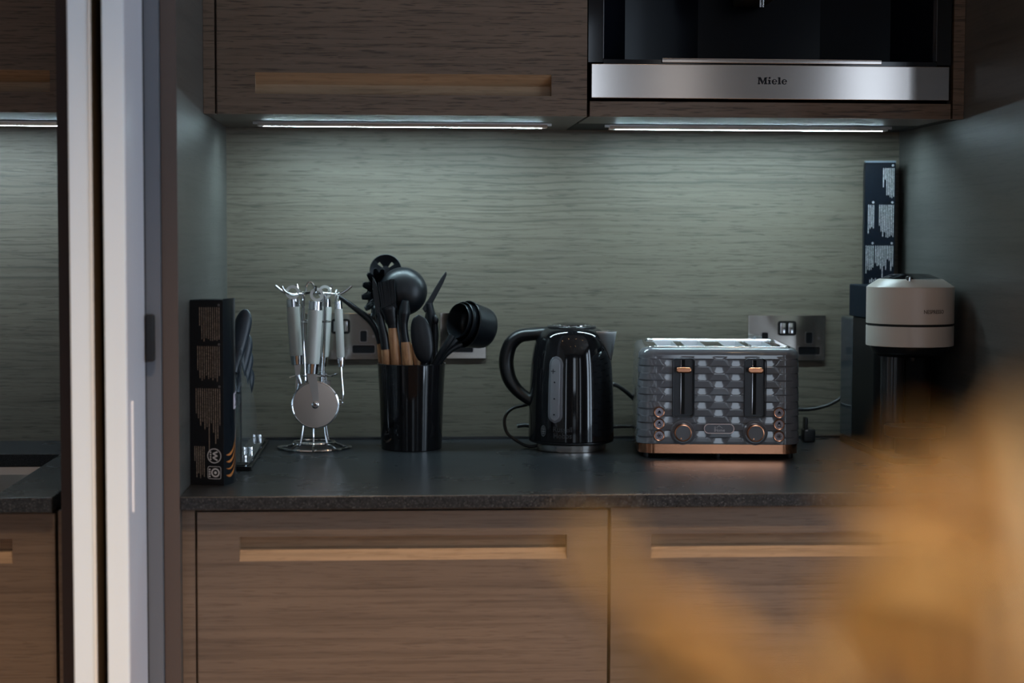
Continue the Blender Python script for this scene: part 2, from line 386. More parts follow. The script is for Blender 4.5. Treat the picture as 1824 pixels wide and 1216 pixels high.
# worktops
bm = B(); box(bm, .0003, XR-.0003, -DP, -.0003, -.0206, 0, .0022, 3)
o = obj('worktop', bm, STONE); tag(o, 'long speckled black stone worktop under the kettle and toaster', 'worktop')
bm = B()
sx1, sy0, sy1 = -.2665, -.682, -.2
pts = [(-.78, sy0), (-.78, -DP), (-.181, -DP), (-.181, -.0003), (-.78, -.0003), (-.78, sy1), (sx1, sy1), (sx1, sy0)]
loft(bm, [[V(x, y, -.0225) for x, y in pts], [V(x, y, 0) for x, y in pts]])
o = obj('worktop', bm, STONE, smooth=False); bevmod(o, .0015); tag(o, 'short speckled black stone worktop around the sink at the far left', 'worktop')
o = bb('back_trim', .0005, XR-.0005, -.006, -.0005, .0002, .0045, BLACK2); tag(o, 'thin black sealing strip where the long worktop meets the back panel', 'trim')
bm = B()
X0, X1, Y0, Y1 = -.76, sx1, sy0, sy1
def ringp(i, z): return [V(X0+i, Y0+i, z), V(X1-i, Y0+i, z), V(X1-i, Y1-i, z), V(X0+i, Y1-i, z)]
loft(bm, [ringp(-.0, -.0226), ringp(.004, -.035), ringp(.006, -.19), ringp(.02, -.2), ringp(.02, -.204), ringp(.0, -.2), ringp(-.004, -.035), ringp(-.004, -.0226)], False, False)
X = ringp(.02, -.2); bm.faces.new([bm.verts.new(p) for p in X])
t = thing('sink', 'undermount steel sink set in the far left worktop', 'sink', (-.5, -.44, -.2))
obj('basin', bm, STEELD, t, smooth=False, at=(-.5, -.44, -.2))
bm = B(); lathe(bm, [(.04, 0), (.04, .002), (.03, .003), (.028, .001)], 24, (-.5, -.44, -.2)); obj('drain', bm, CHROME, t, at=(-.5, -.44, -.2))

# LED strips
def led(x0, x1, y, label, m=LEDM):
    t = thing('light_strip', label, 'light strip', ((x0+x1)/2, y, ZU), group='under-cabinet light strips'); at = t.location[:]
    bm = B(); pr = [(.0100, 0), (-.0105, 0), (-.0105, -.0020), (-.0066, -.0079), (.0068, -.0031), (.0086, -.0076), (.0100, -.0076)]
    loft(bm, [[V(x, y+a, ZU+b) for a, b in pr] for x in (x0-.01, x1+.01)]); obj('housing', bm, ALU, t, at=at, smooth=False)
    bm = B(); pr = [(-.0062, -.0080), (.0064, -.0034), (.0064, -.0037), (-.0062, -.0083)]
    loft(bm, [[V(x, y+a, ZU+b) for a, b in pr] for x in (x0, x1)]); obj('lens', bm, m, t, at=at, smooth=False)
    for xa, xb in ((x0-.018, x0-.010), (x1+.010, x1+.018)): bb('end_cap', xa, xb, y-.004, y+.004, ZU-.004, ZU, ALU, t, at)
led(.082, .562, -.184, 'long white light strip under the wall cabinet above the utensils')
led(.694, 1.169, -.164, 'long white light strip under the built-in coffee machine')
led(-.74, -.267+.012, -.15, 'violet-white light strip under the cabinet above the sink', mat('led_lens_violet', (.8, .8, .9), .5, emis=(.64, .86, 1.0), es=LED*.85))

# ------------------------------------------------------------------ built-in coffee machine
at = (.925, 0, ZU); t = thing('built_in_coffee_machine', 'built-in coffee machine with steel front strip and dark recess in the upper cabinets', 'coffee machine', at)
x0, x1, yf = .6284, 1.2234, -DU
bm = B(); box(bm, x0, x1, yf-.002, yf+.018, .6017, .6574, .0012); sp = obj('steel_panel', bm, STEEL, t, at=at)
# raised letters of the name plate
def glyphs(bm, s, x, z, h, y):
    """slab-serif letters drawn from small plates: M i e l e"""
    def q(a, b, c, d): box(bm, x+a*h, x+b*h, y-.0006, y+.0004, z+c*h, z+d*h)
    def par(p): plate(bm, [(x+a*h, z+b*h) for a, b in p], y-.0006, y+.0004)
    for ch in s:
        if ch == 'M':
            q(.08, .26, .12, .9); q(1.0, 1.3, .12, .9)
            par([(.10, 1), (.46, 1), (.74, .42), (.62, .0)]); par([(.62, 0), (.72, .0), (1.18, 1), (1.0, 1)])
            q(-.02, .36, 0, .13); q(.9, 1.42, 0, .13); q(-.02, .4, .88, 1); q(1.02, 1.42, .88, 1); x += 1.5*h
        elif ch == 'i':
            q(.1, .38, .1, .62); q(0, .5, 0, .12); q(0, .3, .52, .64); plate(bm, [(x+(u)*h, z+v*h) for u, v in circ(.24, .92, .15, 12)], y-.0006, y+.0004); x += .58*h
        elif ch == 'l':
            q(.1, .38, .1, 1.02); q(0, .5, 0, .12); q(0, .3, .9, 1.02); x += .58*h
        elif ch == 'e':
            o_ = circ(.38, .36, .40, 28, .02, 2*PI-.62, .38); i_ = circ(.42, .36, .19, 28, .02, 2*PI-.62, .27)
            for k in range(27):
                par([o_[k], o_[k+1], i_[k+1], i_[k]])
            q(.2, .76, .33, .44); x += .88*h
bm = B(); glyphs(bm, 'Miele', .9030, .6262, .0112, yf-.002); obj('lettering', bm, PRINTD, sp, smooth=False)
sp.children[0].location = (-at[0]*0, 0, 0); sp.children[0].data.transform(T(-at[0], -at[1], -at[2]))
o = bb('tray_lip', .7444, 1.1092, yf-.004, yf+.01, .6600, .6672, STEEL, t, at, bev=.001)
bb('lower_bezel', x0+.02, x1-.02, yf+.002, yf+.03, .6576, .6650, BLACK, t, at)
bb('side_bezel', .6237, .6480, yf+.001, yf+.02, .6600, 1.45, BLACK, t, at)
bb('side_bezel', 1.2025, 1.2265, yf+.001, yf+.02, .6600, 1.45, BLACK, t, at)
bb('bezel_edge', .6478, .6488, yf-.0002, yf+.02, .6665, 1.45, JAMB, t, at)
bb('bezel_edge', 1.2010, 1.2020, yf-.0002, yf+.02, .6665, 1.45, GREYD, t, at)
bm = B(); ins = [(.6488, yf+.02), (.700, -.245), (.8330, -.200), (1.0480, -.200), (1.16, -.245), (1.2010, yf+.02)]
loft(bm, [[V(x, y, .665) for x, y in ins], [V(x, y, 1.45) for x, y in ins]], False, False, closed=False)
lin = obj('recess_lining', bm, GLASSB, t, smooth=False, at=at)
bm = B(); bm.faces.new([bm.verts.new(V(x, y, .6652)) for x, y in ins]); obj('drip_tray', bm, SHADOWB, t, smooth=False, at=at)
bm = B(); box(bm, .89, .945, -.33, -.22, .772, .86, .004); obj('spout_block', bm, SHADOWB, t, at=at)
for q in (.9145, .9195):
    bm = B(); lathe(bm, [(.0018, .757), (.0018, .772)], 12, (q, -.335, 0)); obj('spout', bm, CHROME, t, at=at)
bb('back_housing', .625, 1.2268, -.19, -.001, ZU+.001, 1.45, SHADOWB, t, at)
o = bb('trim_board', .6265, 1.2268, yf, yf+.019, ZU, .5965, W_UP); tag(o, 'narrow oak board below the steel strip of the coffee machine', 'trim board')
bb('shelf_board', .6265, 1.2268, yf+.0195, -.191, ZU+.0005, .5965, W_EDGE, o)
o = bb('filler_board', 1.2305, XR-.0005, yf, yf+.019, ZU, 1.45, W_UP); tag(o, 'slim upright oak filler right of the built-in coffee machine', 'filler board')
bb('backing', 1.2272, XR-.0005, yf+.0195, -.001, ZU+.0005, 1.45, SHADOWB, o)

# ------------------------------------------------------------------ white doors at the left
def leaf(n, x0, x1, m_face):
    bm = B(); box(bm, x0, x1, -.900, -.735, FL+.005, CE-.005, .0015); o = obj('door_%d' % n, bm, m_face); return st(o)
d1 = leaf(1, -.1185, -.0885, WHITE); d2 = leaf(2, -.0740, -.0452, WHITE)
bb('inner_side', -.0884, -.0879, -.8985, -.736, FL+.006, CE-.006, mat('door_gap_shade', (.10, .065, .03), .6), d1)  # white leaf's gap side coloured brown for the shade between the doors
bb('edge_bead', -.0905, -.0880, -.9015, -.8995, FL+.005, CE-.005, mat('pale_bead', (.72, .74, .74), .3), d1)
bb('side_face', -.0451, -.0446, -.899, -.736, FL+.006, CE-.006, WHITEB, d2)
bm = B(); plate(bm, rrect(-.861, .0755, .0065, .152, .0032), 0, 1, lambda u, v, y: V(-.0446+.0018*y, u, v)); obj('pull_strip', bm, mat('pull_white', (.85, .86, .88), .2), d2)
o = bb('trim_1', -.0440, -.0235, -.729, -.60, FL+.002, CE-.002, JAMB); st(o)
bm = B(); box(bm, -.0428, -.0305, -.745, -.7292, .1965, .2635, .003); obj('catch', bm, BLACK2, o)
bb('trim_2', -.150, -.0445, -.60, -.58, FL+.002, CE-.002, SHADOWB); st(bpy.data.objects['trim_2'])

# ------------------------------------------------------------------ wall sockets
def socket(xc, zc, wd, label, nsock):
    t = thing('wall_socket', label, 'socket', (xc, -.0001, zc))
    bm = B(); box(bm, -wd/2, wd/2, -.005, 0, -.043, .043, .0014); obj('face_plate', bm, NICKEL, t)
    def cluster(cx):
        for (a, b, ww, hh, nm) in ((cx, .0005, .0125, .0205, 'earth_slot'), (cx, -.0235, .0415, .0150, 'pin_slots')):
            bm = B(); ring_plate(bm, rrect(a, b, ww+.0022, hh+.0022, .0036), rrect(a, b, ww-.0004, hh-.0004, .0026), -.0068, -.0045); rim = obj('slot_rim', bm, CHROME, t)
            bm = B(); plate(bm, rrect(a, b, ww, hh, .0026), -.0058, -.0045); ins_ = obj(nm, bm, BLACK, t)
    if nsock == 2:
        cluster(.042); cluster(-.042)
        sw = ((-.0078, .0), (.0078, .0))
        bm = B(); ring_plate(bm, rrect(0, .0185, .0345, .0275, .005), rrect(0, .0185, .0315, .0245, .004), -.0072, -.0045); obj('switch_rim', bm, BLACK, t)
        bm = B(); plate(bm, rrect(0, .0185, .0318, .0248, .004), -.0056, -.0045); obj('switch_well', bm, BLACK, t)
        for a, b in sw:
            bm = B(); box(bm, a-.0058, a+.0058, -.009, -.005, .0185-.0102, .0185+.0102, .0016); q = obj('rocker_switch', bm, CHROME, t)
    else:
        cluster(-.002)
        bm = B(); box(bm, .019, .029, -.009, -.004, .010, .028, .0016); obj('rocker_switch', bm, CHROME, t)
    for a in (-wd/2+.013, wd/2-.013):
        if nsock == 2:
            bm = B(); plate(bm, circ(a, 0, .0028, 14), -.0056, -.0045); obj('screw', bm, CHROME, t)
socket(.2075, .1912, .147, 'polished metal double wall socket behind the silver utensil stand', 2)
socket(.4330, .1925, .086, 'polished metal single wall plate behind the black measuring cups', 1)
socket(1.0394, .1876, .147, 'polished metal double wall socket behind the right end of the toaster', 2)
# ------------------------------------------------------------------ print helper: columns of tiny printed dashes running down a face
def print_cols(bm, cols, f, lw=.0017, pitch=.0026, seed=1):
    """cols: (u_right, v_top, [lengths]); f(u,v) -> point on the face; each line runs downwards"""
    R = random.Random(seed)
    for ur, vt, lens in cols:
        for i, Ln in enumerate(lens):
            u = ur-i*pitch; v = 0
            while v < Ln:
                d = R.uniform(.0014, .0055); d = min(d, Ln-v); 
                wj = lw*R.uniform(.62, 1.0)
                a = u-wj/2; b = u+wj/2
                bm.faces.new([bm.verts.new(f(*q)) for q in ((a, vt-v), (b, vt-v), (b, vt-v-d), (a, vt-v-d))])
                v += d+R.uniform(.0003, .0008)
# ------------------------------------------------------------------ black box at the left
rz = math.radians(-17)
t = thing('carton', 'upright black printed carton with copper swirls at the left end of the worktop', 'box', (.0335, -.575, 0), rz)
w2, dpt, H = .0268, .024, .281
bm = B(); box(bm, -w2, w2, -dpt, dpt, 0, H-.003, .0007); obj('carton_body', bm, CARD, t)
# right flap face, slightly pillowed
bm = B(); rows = []
for i in range(25):
    z = H*i/24; bow = .0025+.0035*math.sin(PI*min(1, i/24))**.7
    rows.append([V(w2+.0002+bow*math.sin(PI*k/10), -dpt+.001+(2*dpt-.002)*k/10, z) for k in range(11)])
loft(bm, rows, False, False, closed=False); sf = obj('glossy_side', bm, mat('navy_gloss_card', (.003, .005, .008), .28, spec=.4), t); tag(sf, 'dark blue glossy side of the carton')
bm = B(); box(bm, -w2+.001, w2-.003, -dpt+.001, dpt-.001, H-.004, H-.002); obj('top_flap', bm, CARDB, t)
bm = B(); yf_ = -dpt-.0003; f = lambda u, v: V(u, yf_, v)
R = random.Random(3)
def lens(n, a, b): return [R.uniform(a, b) for _ in range(n)]
print_cols(bm, [(.0208, .268, lens(9, .047, .052)+[.028]), (.0208, .2095, lens(10, .042, .053)+[.036]),
                (.0212, .146, [.055, .075, .083, .066, .052, .094, .058, .062, .05, .056, .045, .038])], f, .0013, .00345, 5)
print_cols(bm, [(-.0045, .0585, [.046, .043, .048, .041, .047, .022])], f, .0013, .0030, 6)
obj('print', bm, PRINT, t, smooth=False)
bm = B()
ring_plate(bm, circ(.0118, .0447, .0112, 32), circ(.0118, .0447, .0100, 32), yf_-.0001, yf_)
ring_plate(bm, rrect(.0118, .0193, .0215, .0190, .003), rrect(.0118, .0193, .0203, .0178, .0025), yf_-.0001, yf_)
ring_plate(bm, circ(.0135, .0193, .0068, 24), circ(.0135, .0193, .0048, 24), yf_-.0001, yf_)
plate(bm, circ(.0135, .0193, .0022, 14), yf_-.0001, yf_)
for p in ([(.0165, .052), (.0175, .050), (.0095, .047), (.0095, .049)], [(.0095, .049), (.0095, .047), (.0165, .0435), (.0170, .0455)], [(.0165, .0455), (.0170, .0438), (.0095, .041), (.0092, .043)], [(.0092, .043), (.0092, .041), (.0165, .037), (.0172, .039)]):
    plate(bm, p, yf_-.0001, yf_)
for zz in (.0395, .043, .0465, .050): plate(bm, rrect(.0058, zz, .0022, .0022, .0004), yf_-.0001, yf_)
for zz in (.0145, .018, .0215, .025): plate(bm, rrect(.0042, zz-.001, .0025, .0022, .0004), yf_-.0001, yf_)
for zz in (.0, .0): pass
bm_ = bm; obj('emblems', bm_, PRINTW, t, smooth=False)
bm = B()
for (u, v, q) in ((.0205, .2715, 0), (.0205, .2125, 0), (.0208, .1492, 0)): ring_plate(bm, circ(u, v, .0016, 14), circ(u, v, .0009, 14), yf_-.0001, yf_)
obj('print_dots', bm, LOGOG, t, smooth=False)
# white sticker and swirls on the right side
def side(u, v, e=.0): # u: 0..1 from front to back
    zz = v; bow = .0025+.0035*math.sin(PI*min(1, zz/H))**.7
    return V(w2+.0006+e+bow*math.sin(PI*u), -dpt+.001+(2*dpt-.002)*u, zz)
bm = B(); us = [.48+.46*k/5 for k in range(6)]
loft(bm, [[side(u, .137+.004*k/5, .0003) for k, u in enumerate(us)], [side(u, .113+.004*k/5, .0003) for k, u in enumerate(us)]], False, False, closed=False)
lb = obj('sticker', bm, mat('sticker_white', (.45, .40, .46), .6), t, smooth=False); tag(lb, 'small white sticker')
bm = B()
Tx = text_bm('Pad', .013, .0003, .0001)
Tx.transform(T(0, 0, 0)@Matrix.Rotation(PI/2, 4, 'Z'))
for v in Tx.verts:
    v.co = side(.71+(-v.co.x)/.0455*-1, .127+v.co.y*-1, .0006+v.co.z)
obj('sticker_text', Tx, PRINTD, t, smooth=False)
for a in range(4):
    bm = B(); P = []
    for k in range(15):
        s = k/14
        u = .08+.80*s; v = .016+.010*a+.030*s**2.2+.004*a*s-.006*math.sin(PI*s)
        P.append((u, v, (.0032 if a != 1 else .0020)*math.sin(PI*min(1, s*1.02))**.8))
    loft(bm, [[side(u, v+h, .0003), side(u, v-h*.6, .0003)] for u, v, h in P], False, False, closed=False)
    obj('copper_swirl', bm, ORPR, t)
# ------------------------------------------------------------------ acrylic knife block behind the box
t = thing('knife_block', 'clear acrylic knife stand on a dark base behind the black carton', 'knife block', (.035, -.26, 0))
bm = B(); box(bm, -.018, .0395, -.165, .195, .0085, .0125, .001); obj('base_plate', bm, CLEAR, t)
bm = B(); box(bm, -.022, .0440, -.178, .205, .0005, .0068, .001); obj('mat', bm, BLACK, t)
for yy in (-.135, -.02, .17):
    for xx in ((.030,) if yy != .17 else (.030, .005)):
        bm = B(); lathe(bm, [(.0048, .0125), (.0048, .0195), (.004, .0205)], 16, (xx, yy, 0)); obj('fixing_stud', bm, CHROME, t)
for xx in (.012, .023):
    bm = B(); pr = [(-.14, .0125), (.16, .0125), (.16, .055), (-.02, .165), (-.125, .198), (-.14, .195)]
    plate(bm, pr, 0, 1, lambda u, v, y, xx=xx: V(xx+.003*y, u, v)); obj('acrylic_panel', bm, CLEAR, t)
ks = [(-.115, .2565, .085, .014, 'long chef knife with black handle, foremost in the acrylic stand'),
      (-.070, .2150, .080, .0135, 'second knife from the front in the acrylic stand, black handle'),
      (-.015, .1850, .080, .0125, 'third knife from the front in the acrylic stand, black handle'),
      (.060, .1480, .070, .012, 'shortest knife at the back of the acrylic stand, black handle')]
for y, zt, hl, hw, lab in ks:
    q = thing('kitchen_knife', lab, 'knife', (.067-.05*(y+.115), -.26+y, 0), group='knives in the acrylic stand')
    tilt = math.radians(20)
    Mx = T(0, 0, zt)@Matrix.Rotation(-tilt*.6, 4, 'X')@Matrix.Rotation(.20, 4, 'Y')
    bm = B(); Lh = hl+.020; zz = [Lh*(k/30)**1.35 for k in range(31)]
    def hr(d):
        t_ = min(1, d/.026); return hw*max(.06, math.sqrt(1-(1-t_)**2))*(1-.16*max(0, min(1, (d-.035)/(Lh-.035))))*(.86+.14*math.cos((d-.028)/Lh*PI))
    tube(bm, [(0, .003*math.sin(PI*d/Lh), -d) for d in zz], [hr(d) for d in zz], 16, fx=1.0, fy=.66)
    bm.transform(Mx); obj('handle', bm, KNIFEH, q)
    bm = B(); plate(bm, [(-.010, -hl-.01), (.012, -hl-.01), (.012, -hl-.06), (0, -hl-.085 if zt > .2 else -hl-.062)], 0, 1, lambda u, v, y_: V(-.0005+.001*y_, u, v))
    bm.transform(Mx); obj('blade', bm, STEELD, q)

# ------------------------------------------------------------------ tall navy box at the right
t = thing('carton', 'tall narrow navy printed carton standing behind the cream coffee machine', 'box', (1.2025, -.0350, 0), math.radians(-12))
bm = B(); box(bm, -.0275, .0275, -.026, .026, 0, .515, .0006); obj('carton_body', bm, CARDB, t)
bm = B(); box(bm, -.0283, .0283, -.0268, -.010, .5135, .5165, .0004); obj('lid_edge', bm, mat('pale_card_edge', (.12, .15, .18), .4), t)
bm = B(); yb = -.0263; f = lambda u, v: V(u, yb, v)
R = random.Random(9)
print_cols(bm, [(.0245, .503, [.052, .055, .053, .049, .050, .021, .035]),
                (.0245, .436, [.059, .056, .058, .060, .059, .050, .058, .049, .038]), (-.0110, .436, [.043, .041, .044, .053]),
                (.0245, .361, [.038, .046, .028, .025, .044, .037, .060, .043, .036, .037, .032]), (-.0110, .361, [.040, .044, .045, .044, .051])],
           f, .0013, .0031, 8)
obj('print', bm, PRINTW, t, smooth=False)
bm = B()
for u, v in ((.0225, .508), (.0225, .4405), (.0225, .3655), (-.012, .4405), (-.012, .3655)): ring_plate(bm, circ(u, v, .0018, 14), circ(u, v, .0008, 14), yb-.0001, yb)
for i, s in enumerate((.006, .009, .007, .009, .008)):
    plate(bm, rrect(-.016+i*.0033, .2955+(.001 if i % 2 else 0), .0013, s, .0004), yb-.0001, yb)
obj('print_dots', bm, PRINTW, t, smooth=False)
#@@OBJECTS
# ------------------------------------------------------------------ measured points: pixel of the 1824x1216 photograph -> point on the plane y = Y
CP = Vector((.3158, -3.2545, .3717))
def P(px, py, Y):
    d = fw+rr*((px-912)/FPX)-uu*((py-608)/FPX)
    return CP+d*((Y-CP.y)/d.y)
def PP(lst, Y): return [P(a, b, Y) for a, b in lst]

# ------------------------------------------------------------------ toaster
TR = math.radians(-5.5); TD = .262
tc = Vector((.8565, -.3105, 0))+Matrix.Rotation(TR, 3, 'Z')@V(0, TD/2, 0)
toaster = thing('toaster', 'dark grey four-slot toaster with rippled sides and rose-gold trim', 'toaster', tc, TR)
TW, RC = .278, .030
def tperim():
    """outline of the body: list of (x, y, nx, ny, s) counter-clockwise from the front centre"""
    out = []; hx, hy = TW/2-RC, TD/2-RC
    cut = [-.0782, -.0430, .0430, .0782]
    xs = sorted(set([round(-hx+2*hx*i/150, 5) for i in range(151)]+cut))
    xs = [x for x in xs if x in cut or all(abs(x-c) > .0006 for c in cut)]
    for x in xs: out.append((x, -TD/2, 0, -1))
    def arc(cx, cy, a0, n):
        for i in range(1, n+1):
            a = a0+PI/2*i/(n+1); out.append((cx+RC*math.cos(a), cy+RC*math.sin(a), math.cos(a), math.sin(a)))
    arc(hx, -hy, -PI/2, 22)
    for i in range(81): out.append((TW/2, -hy+2*hy*i/80, 1, 0))
    arc(hx, hy, 0, 8)
    for i in range(21): out.append((hx-2*hx*i/20, TD/2, 0, 1))
    arc(-hx, hy, PI/2, 8)
    for i in range(81): out.append((-TW/2, hy-2*hy*i/80, -1, 0))
    arc(-hx, -hy, PI, 22)
    res = []; s = -hx
    for i, (x, y, a, b) in enumerate(out):
        if i: s += math.hypot(x-out[i-1][0], y-out[i-1][1])
        res.append((x, y, a, b, s))
    return res
PER = tperim()
Z0, Z1 = .0246, .1745
def wave(s, z):
    lam, p2, kap = .0562, .0121, .092          # rows of shallow scoops: straight upper edge, curved lower edge
    n_ = math.ceil((z-.1330)/p2-1e-6); top = .1330+n_*p2; u = top-z
    c = math.cos(2*PI*s/lam)*(1 if n_ % 2 == 0 else -1)
    q_ = max(0, min(1, (c+.40)/1.40)); h = p2*1.0*(1-(1-q_)**1.75)
    fade = max(0, min(1, (z-Z0)/.004, (Z1-z)/.004))
    if u >= h: return .0004*fade*min(1, (u-h)/.001)
    return -kap*(h-u)*(.45+.75*(h-u)/p2)*min(1, u/.0010)*fade
bm = B(); zc = [.0715, .1690]
zs = sorted(set([round(Z0+(Z1-Z0)*i/240, 5) for i in range(241)]+zc)); zs = [z for z in zs if z in zc or all(abs(z-c) > .0003 for c in zc)]
rings = []
def tpt(q, z, d, inset=0):
    k = 1-.018*(z/.17)
    x, y, a, b, s = q; return V((x+a*(d-inset))*k, (y+b*(d-inset))*(1-.004*(z/.17)), z)
for z in zs: rings.append([bm.verts.new(tpt(q, z, wave(q[4], z))) for q in PER])
nP = len(PER)
for j in range(len(zs)-1):
    zm = (zs[j]+zs[j+1])/2
    for i in range(nP):
        k = (i+1) % nP
        if PER[i][1] == -TD/2 and PER[k][1] == -TD/2 and zc[0] < zm < zc[1]:
            xm = abs((PER[i][0]+PER[k][0])/2)
            if .0430 < xm < .0782: continue
        bm.faces.new((rings[j][i], rings[j][k], rings[j+1][k], rings[j+1][i]))
prev = rings[-1]
for i in range(1, 9):          # rounded shoulder up to the top plate
    a = PI/2*i/8; r = .0125
    cur = [bm.verts.new(tpt(q, Z1+.0135*math.sin(a), 0, r*(1-math.cos(a)))) for q in PER]
    for k in range(nP):
        m_ = (k+1) % nP; bm.faces.new((prev[k], prev[m_], cur[m_], cur[k]))
    prev = cur
cur = [bm.verts.new(tpt(q, Z1+.0120, 0, .0155)) for q in PER]
for k in range(nP): bm.faces.new((prev[k], prev[(k+1) % nP], cur[(k+1) % nP], cur[k]))
obj('body_shell', bm, GREY, toaster, angle=60)
# base band and feet
bm = B()
loft(bm, [[tpt(q, z, 0, i_) for q in PER] for z, i_ in ((.0080, .004), (.0083, .0028), (.0238, .0024), (.0244, .003))]); obj('base_band', bm, COPPER, toaster)
for x in (-.122, 0, .122):
    for y in (-TD/2+.016, TD/2-.03):
        bm = B(); lathe(bm, [(.0048, 0), (.0055, .002), (.0055, .0084)], 16, (x, y, 0)); obj('foot', bm, BLACK2, toaster)
# top plate with four bread slots
hx, hy = TW/2-.0165, TD/2-.0155
sl = [(-.104, -.070), (-.055, -.021), (.015, .049), (.063, .097)]; sy = (-.085, .088)
bm = B(); zt = Z1+.0128
xs = [-hx]+[v for s_ in sl for v in s_]+[hx]; ys = [-hy, sy[0], sy[1], hy]
for lv in (zt,):
    G = [[bm.verts.new((x*.982, y, lv)) for y in ys] for x in xs]
    for i in range(len(xs)-1):
        for j in range(3):
            if j == 1 and i % 2 == 1: continue
            bm.faces.new((G[i][j], G[i+1][j], G[i+1][j+1], G[i][j+1]))
ob = obj('top_plate', bm, CHROME, toaster, smooth=False)
for a, b in sl:
    bm = B()
    def rg(z, g): return [V((a+g)*.982, sy[0]+g, z), V((b-g)*.982, sy[0]+g, z), V((b-g)*.982, sy[1]-g, z), V((a+g)*.982, sy[1]-g, z)]
    loft(bm, [rg(zt, 0), rg(zt+.0006, -.0002), rg(zt+.0008, .0012), rg(zt-.012, .0025), rg(.06, .003)], False, True)
    q = obj('bread_slot', bm, SLOTST, toaster, smooth=False)
    bm = B()
    for yy in (-.05, 0, .05): tube(bm, [((a+.004), yy, zt-.010), ((a+.009), yy+.003, zt-.03), ((a+.009), yy, .07)], .0009, 6)
    tag(obj('guide_wires', bm, CHROME, q), kind='stuff')
# rounded chrome lip along the front and back of the top plate
bm = B(); L = [tpt(q, Z1+.0132, 0, .0165) for q in PER[::3]]
tube(bm, L, .0027, 10, closed=True); obj('chrome_lip', bm, CHROME, toaster)
YF_ = -TD/2
for sx_ in (-1, 1):
    cx = sx_*.0606
    bm = B()
    rg = lambda y, w_, h_, r_: [V(u, y, v) for u, v in rrect(cx, .12025, w_, h_, r_)]
    loft(bm, [rg(YF_-.0026, .0380, .1010, .006), rg(YF_-.0040, .0368, .0998, .0055), rg(YF_-.0034, .0350, .0980, .0050), rg(YF_+.013, .0335, .0965, .005)], False, True)
    s_ = obj('lever_slot', bm, GREYD, toaster)
    bm = B(); box(bm, cx-.0028, cx+.0028, YF_+.0105, YF_+.0129, .0745, .1670); obj('slot_gap', bm, SHADOWB, s_, smooth=False)
    bm = B(); box(bm, cx-.0040, cx-.0030, YF_+.0100, YF_+.0128, .0745, .1670); obj('slot_edge', bm, CHROME, s_, smooth=False)
    bm = B(); plate(bm, rrect(cx, .1510, .0262, .0098, .0046), YF_-.0115, YF_-.0035); k_ = bevmod(obj('lever', bm, COPPER, toaster), .0022, 3)
    bm = B(); box(bm, cx-.0022, cx+.0022, YF_-.005, YF_+.012, .1485, .1535); obj('lever_stem', bm, COPPER, k_, smooth=False)
    kx = sx_*.0612
    bm = B(); lathe(bm, [(.0215, 0), (.0212, .0030), (.0180, .0038), (.0176, .0025)], 48); bm.transform(T(kx, YF_-.0005, .0448)@RX); obj('dial_surround', bm, GREY, toaster)
    bm = B(); lathe(bm, [(.0150, .002), (.0150, .012), (.0142, .0138), (.0128, .0140), (.0122, .0132)], 48, cap1=False); bm.transform(T(kx, YF_-.0005, .0448)@RX); kn = obj('dial_ring', bm, COPPER, toaster)
    bm = B(); lathe(bm, [(.0128, .011), (.0128, .0133)], 40); bm.transform(T(kx, YF_-.0005, .0448)@RX); obj('dial_face', bm, mat('dial_grey', (.17, .17, .185), .45), kn)
    bm = B(); lathe(bm, [(.0012, .013), (.0012, .0142)], 12); bm.transform(T(kx-.0035, YF_-.0005, .0355)@RX); obj('dial_mark', bm, COPPER, kn)
    for bi, zb in enumerate((.0792, .0592, .0392)):
        bx_ = sx_*.1012
        bm = B(); lathe(bm, [(.0094, 0), (.0094, .0040), (.0086, .0052), (.0074, .0050), (.0070, .0038)], 32, cap1=False); bm.transform(T(bx_, YF_-.0006, zb)@RX); br = obj('button_ring', bm, COPPER, toaster)
        bm = B(); lathe(bm, [(.0073, .002), (.0073, .0042), (.0060, .0046)], 28); bm.transform(T(bx_, YF_-.0006, zb)@RX); obj('button', bm, LILAC, br)
        bm = B(); y0, y1 = YF_-.0056, YF_-.0050
        if bi == 0: plate(bm, [(bx_-.0036, zb-.0012), (bx_+.0036, zb-.0012), (bx_, zb+.0034)], y0, y1); box(bm, bx_-.0034, bx_+.0034, y0, y1, zb-.0030, zb-.0020)
        elif bi == 1:
            ring_plate(bm, rrect(bx_, zb-.0012, .0062, .0052, .0008), rrect(bx_, zb-.0012, .0044, .0034, .0005), y0, y1); box(bm, bx_-.0018, bx_+.0018, y0, y1, zb+.0014, zb+.0040)
        else:
            for q in range(3):
                a = PI*q/3; plate(bm, [(bx_+math.cos(a)*u-math.sin(a)*v, zb+math.sin(a)*u+math.cos(a)*v) for u, v in ((-.0040, -.0004), (.0040, -.0004), (.0040, .0004), (-.0040, .0004))], y0, y1)
                for e in (-1, 1): plate(bm, [(bx_+math.cos(a)*u-math.sin(a)*v, zb+math.sin(a)*u+math.cos(a)*v) for u, v in ((e*.0026, -.0013), (e*.0034, -.0013), (e*.0034, .0013), (e*.0026, .0013))], y0, y1)
        tag(obj('button_symbol', bm, PRINTD, br, smooth=False), kind='stuff')
bm = B(); plate(bm, rrect(0, .0515, .0505, .0160, .0078, 8), YF_-.0045, YF_); bd = bevmod(obj('badge', bm, mat('badge_grey', (.15, .15, .17), .3), toaster), .0006)
bm = B(); ring_plate(bm, rrect(0, .0515, .0512, .0168, .0082, 8), rrect(0, .0515, .0488, .0144, .0070, 8), YF_-.0056, YF_-.003); obj('badge_rim', bm, mat('badge_pink_metal', (.85, .66, .62), .35, .6), bd)
Tx = text_bm('Home', .0072, .00012, .0001, .95); Tx.transform(T(.0012, YF_-.0048, .0487)@RX); obj('badge_text', Tx, LIGHTP, bd, smooth=False)
bm = B()
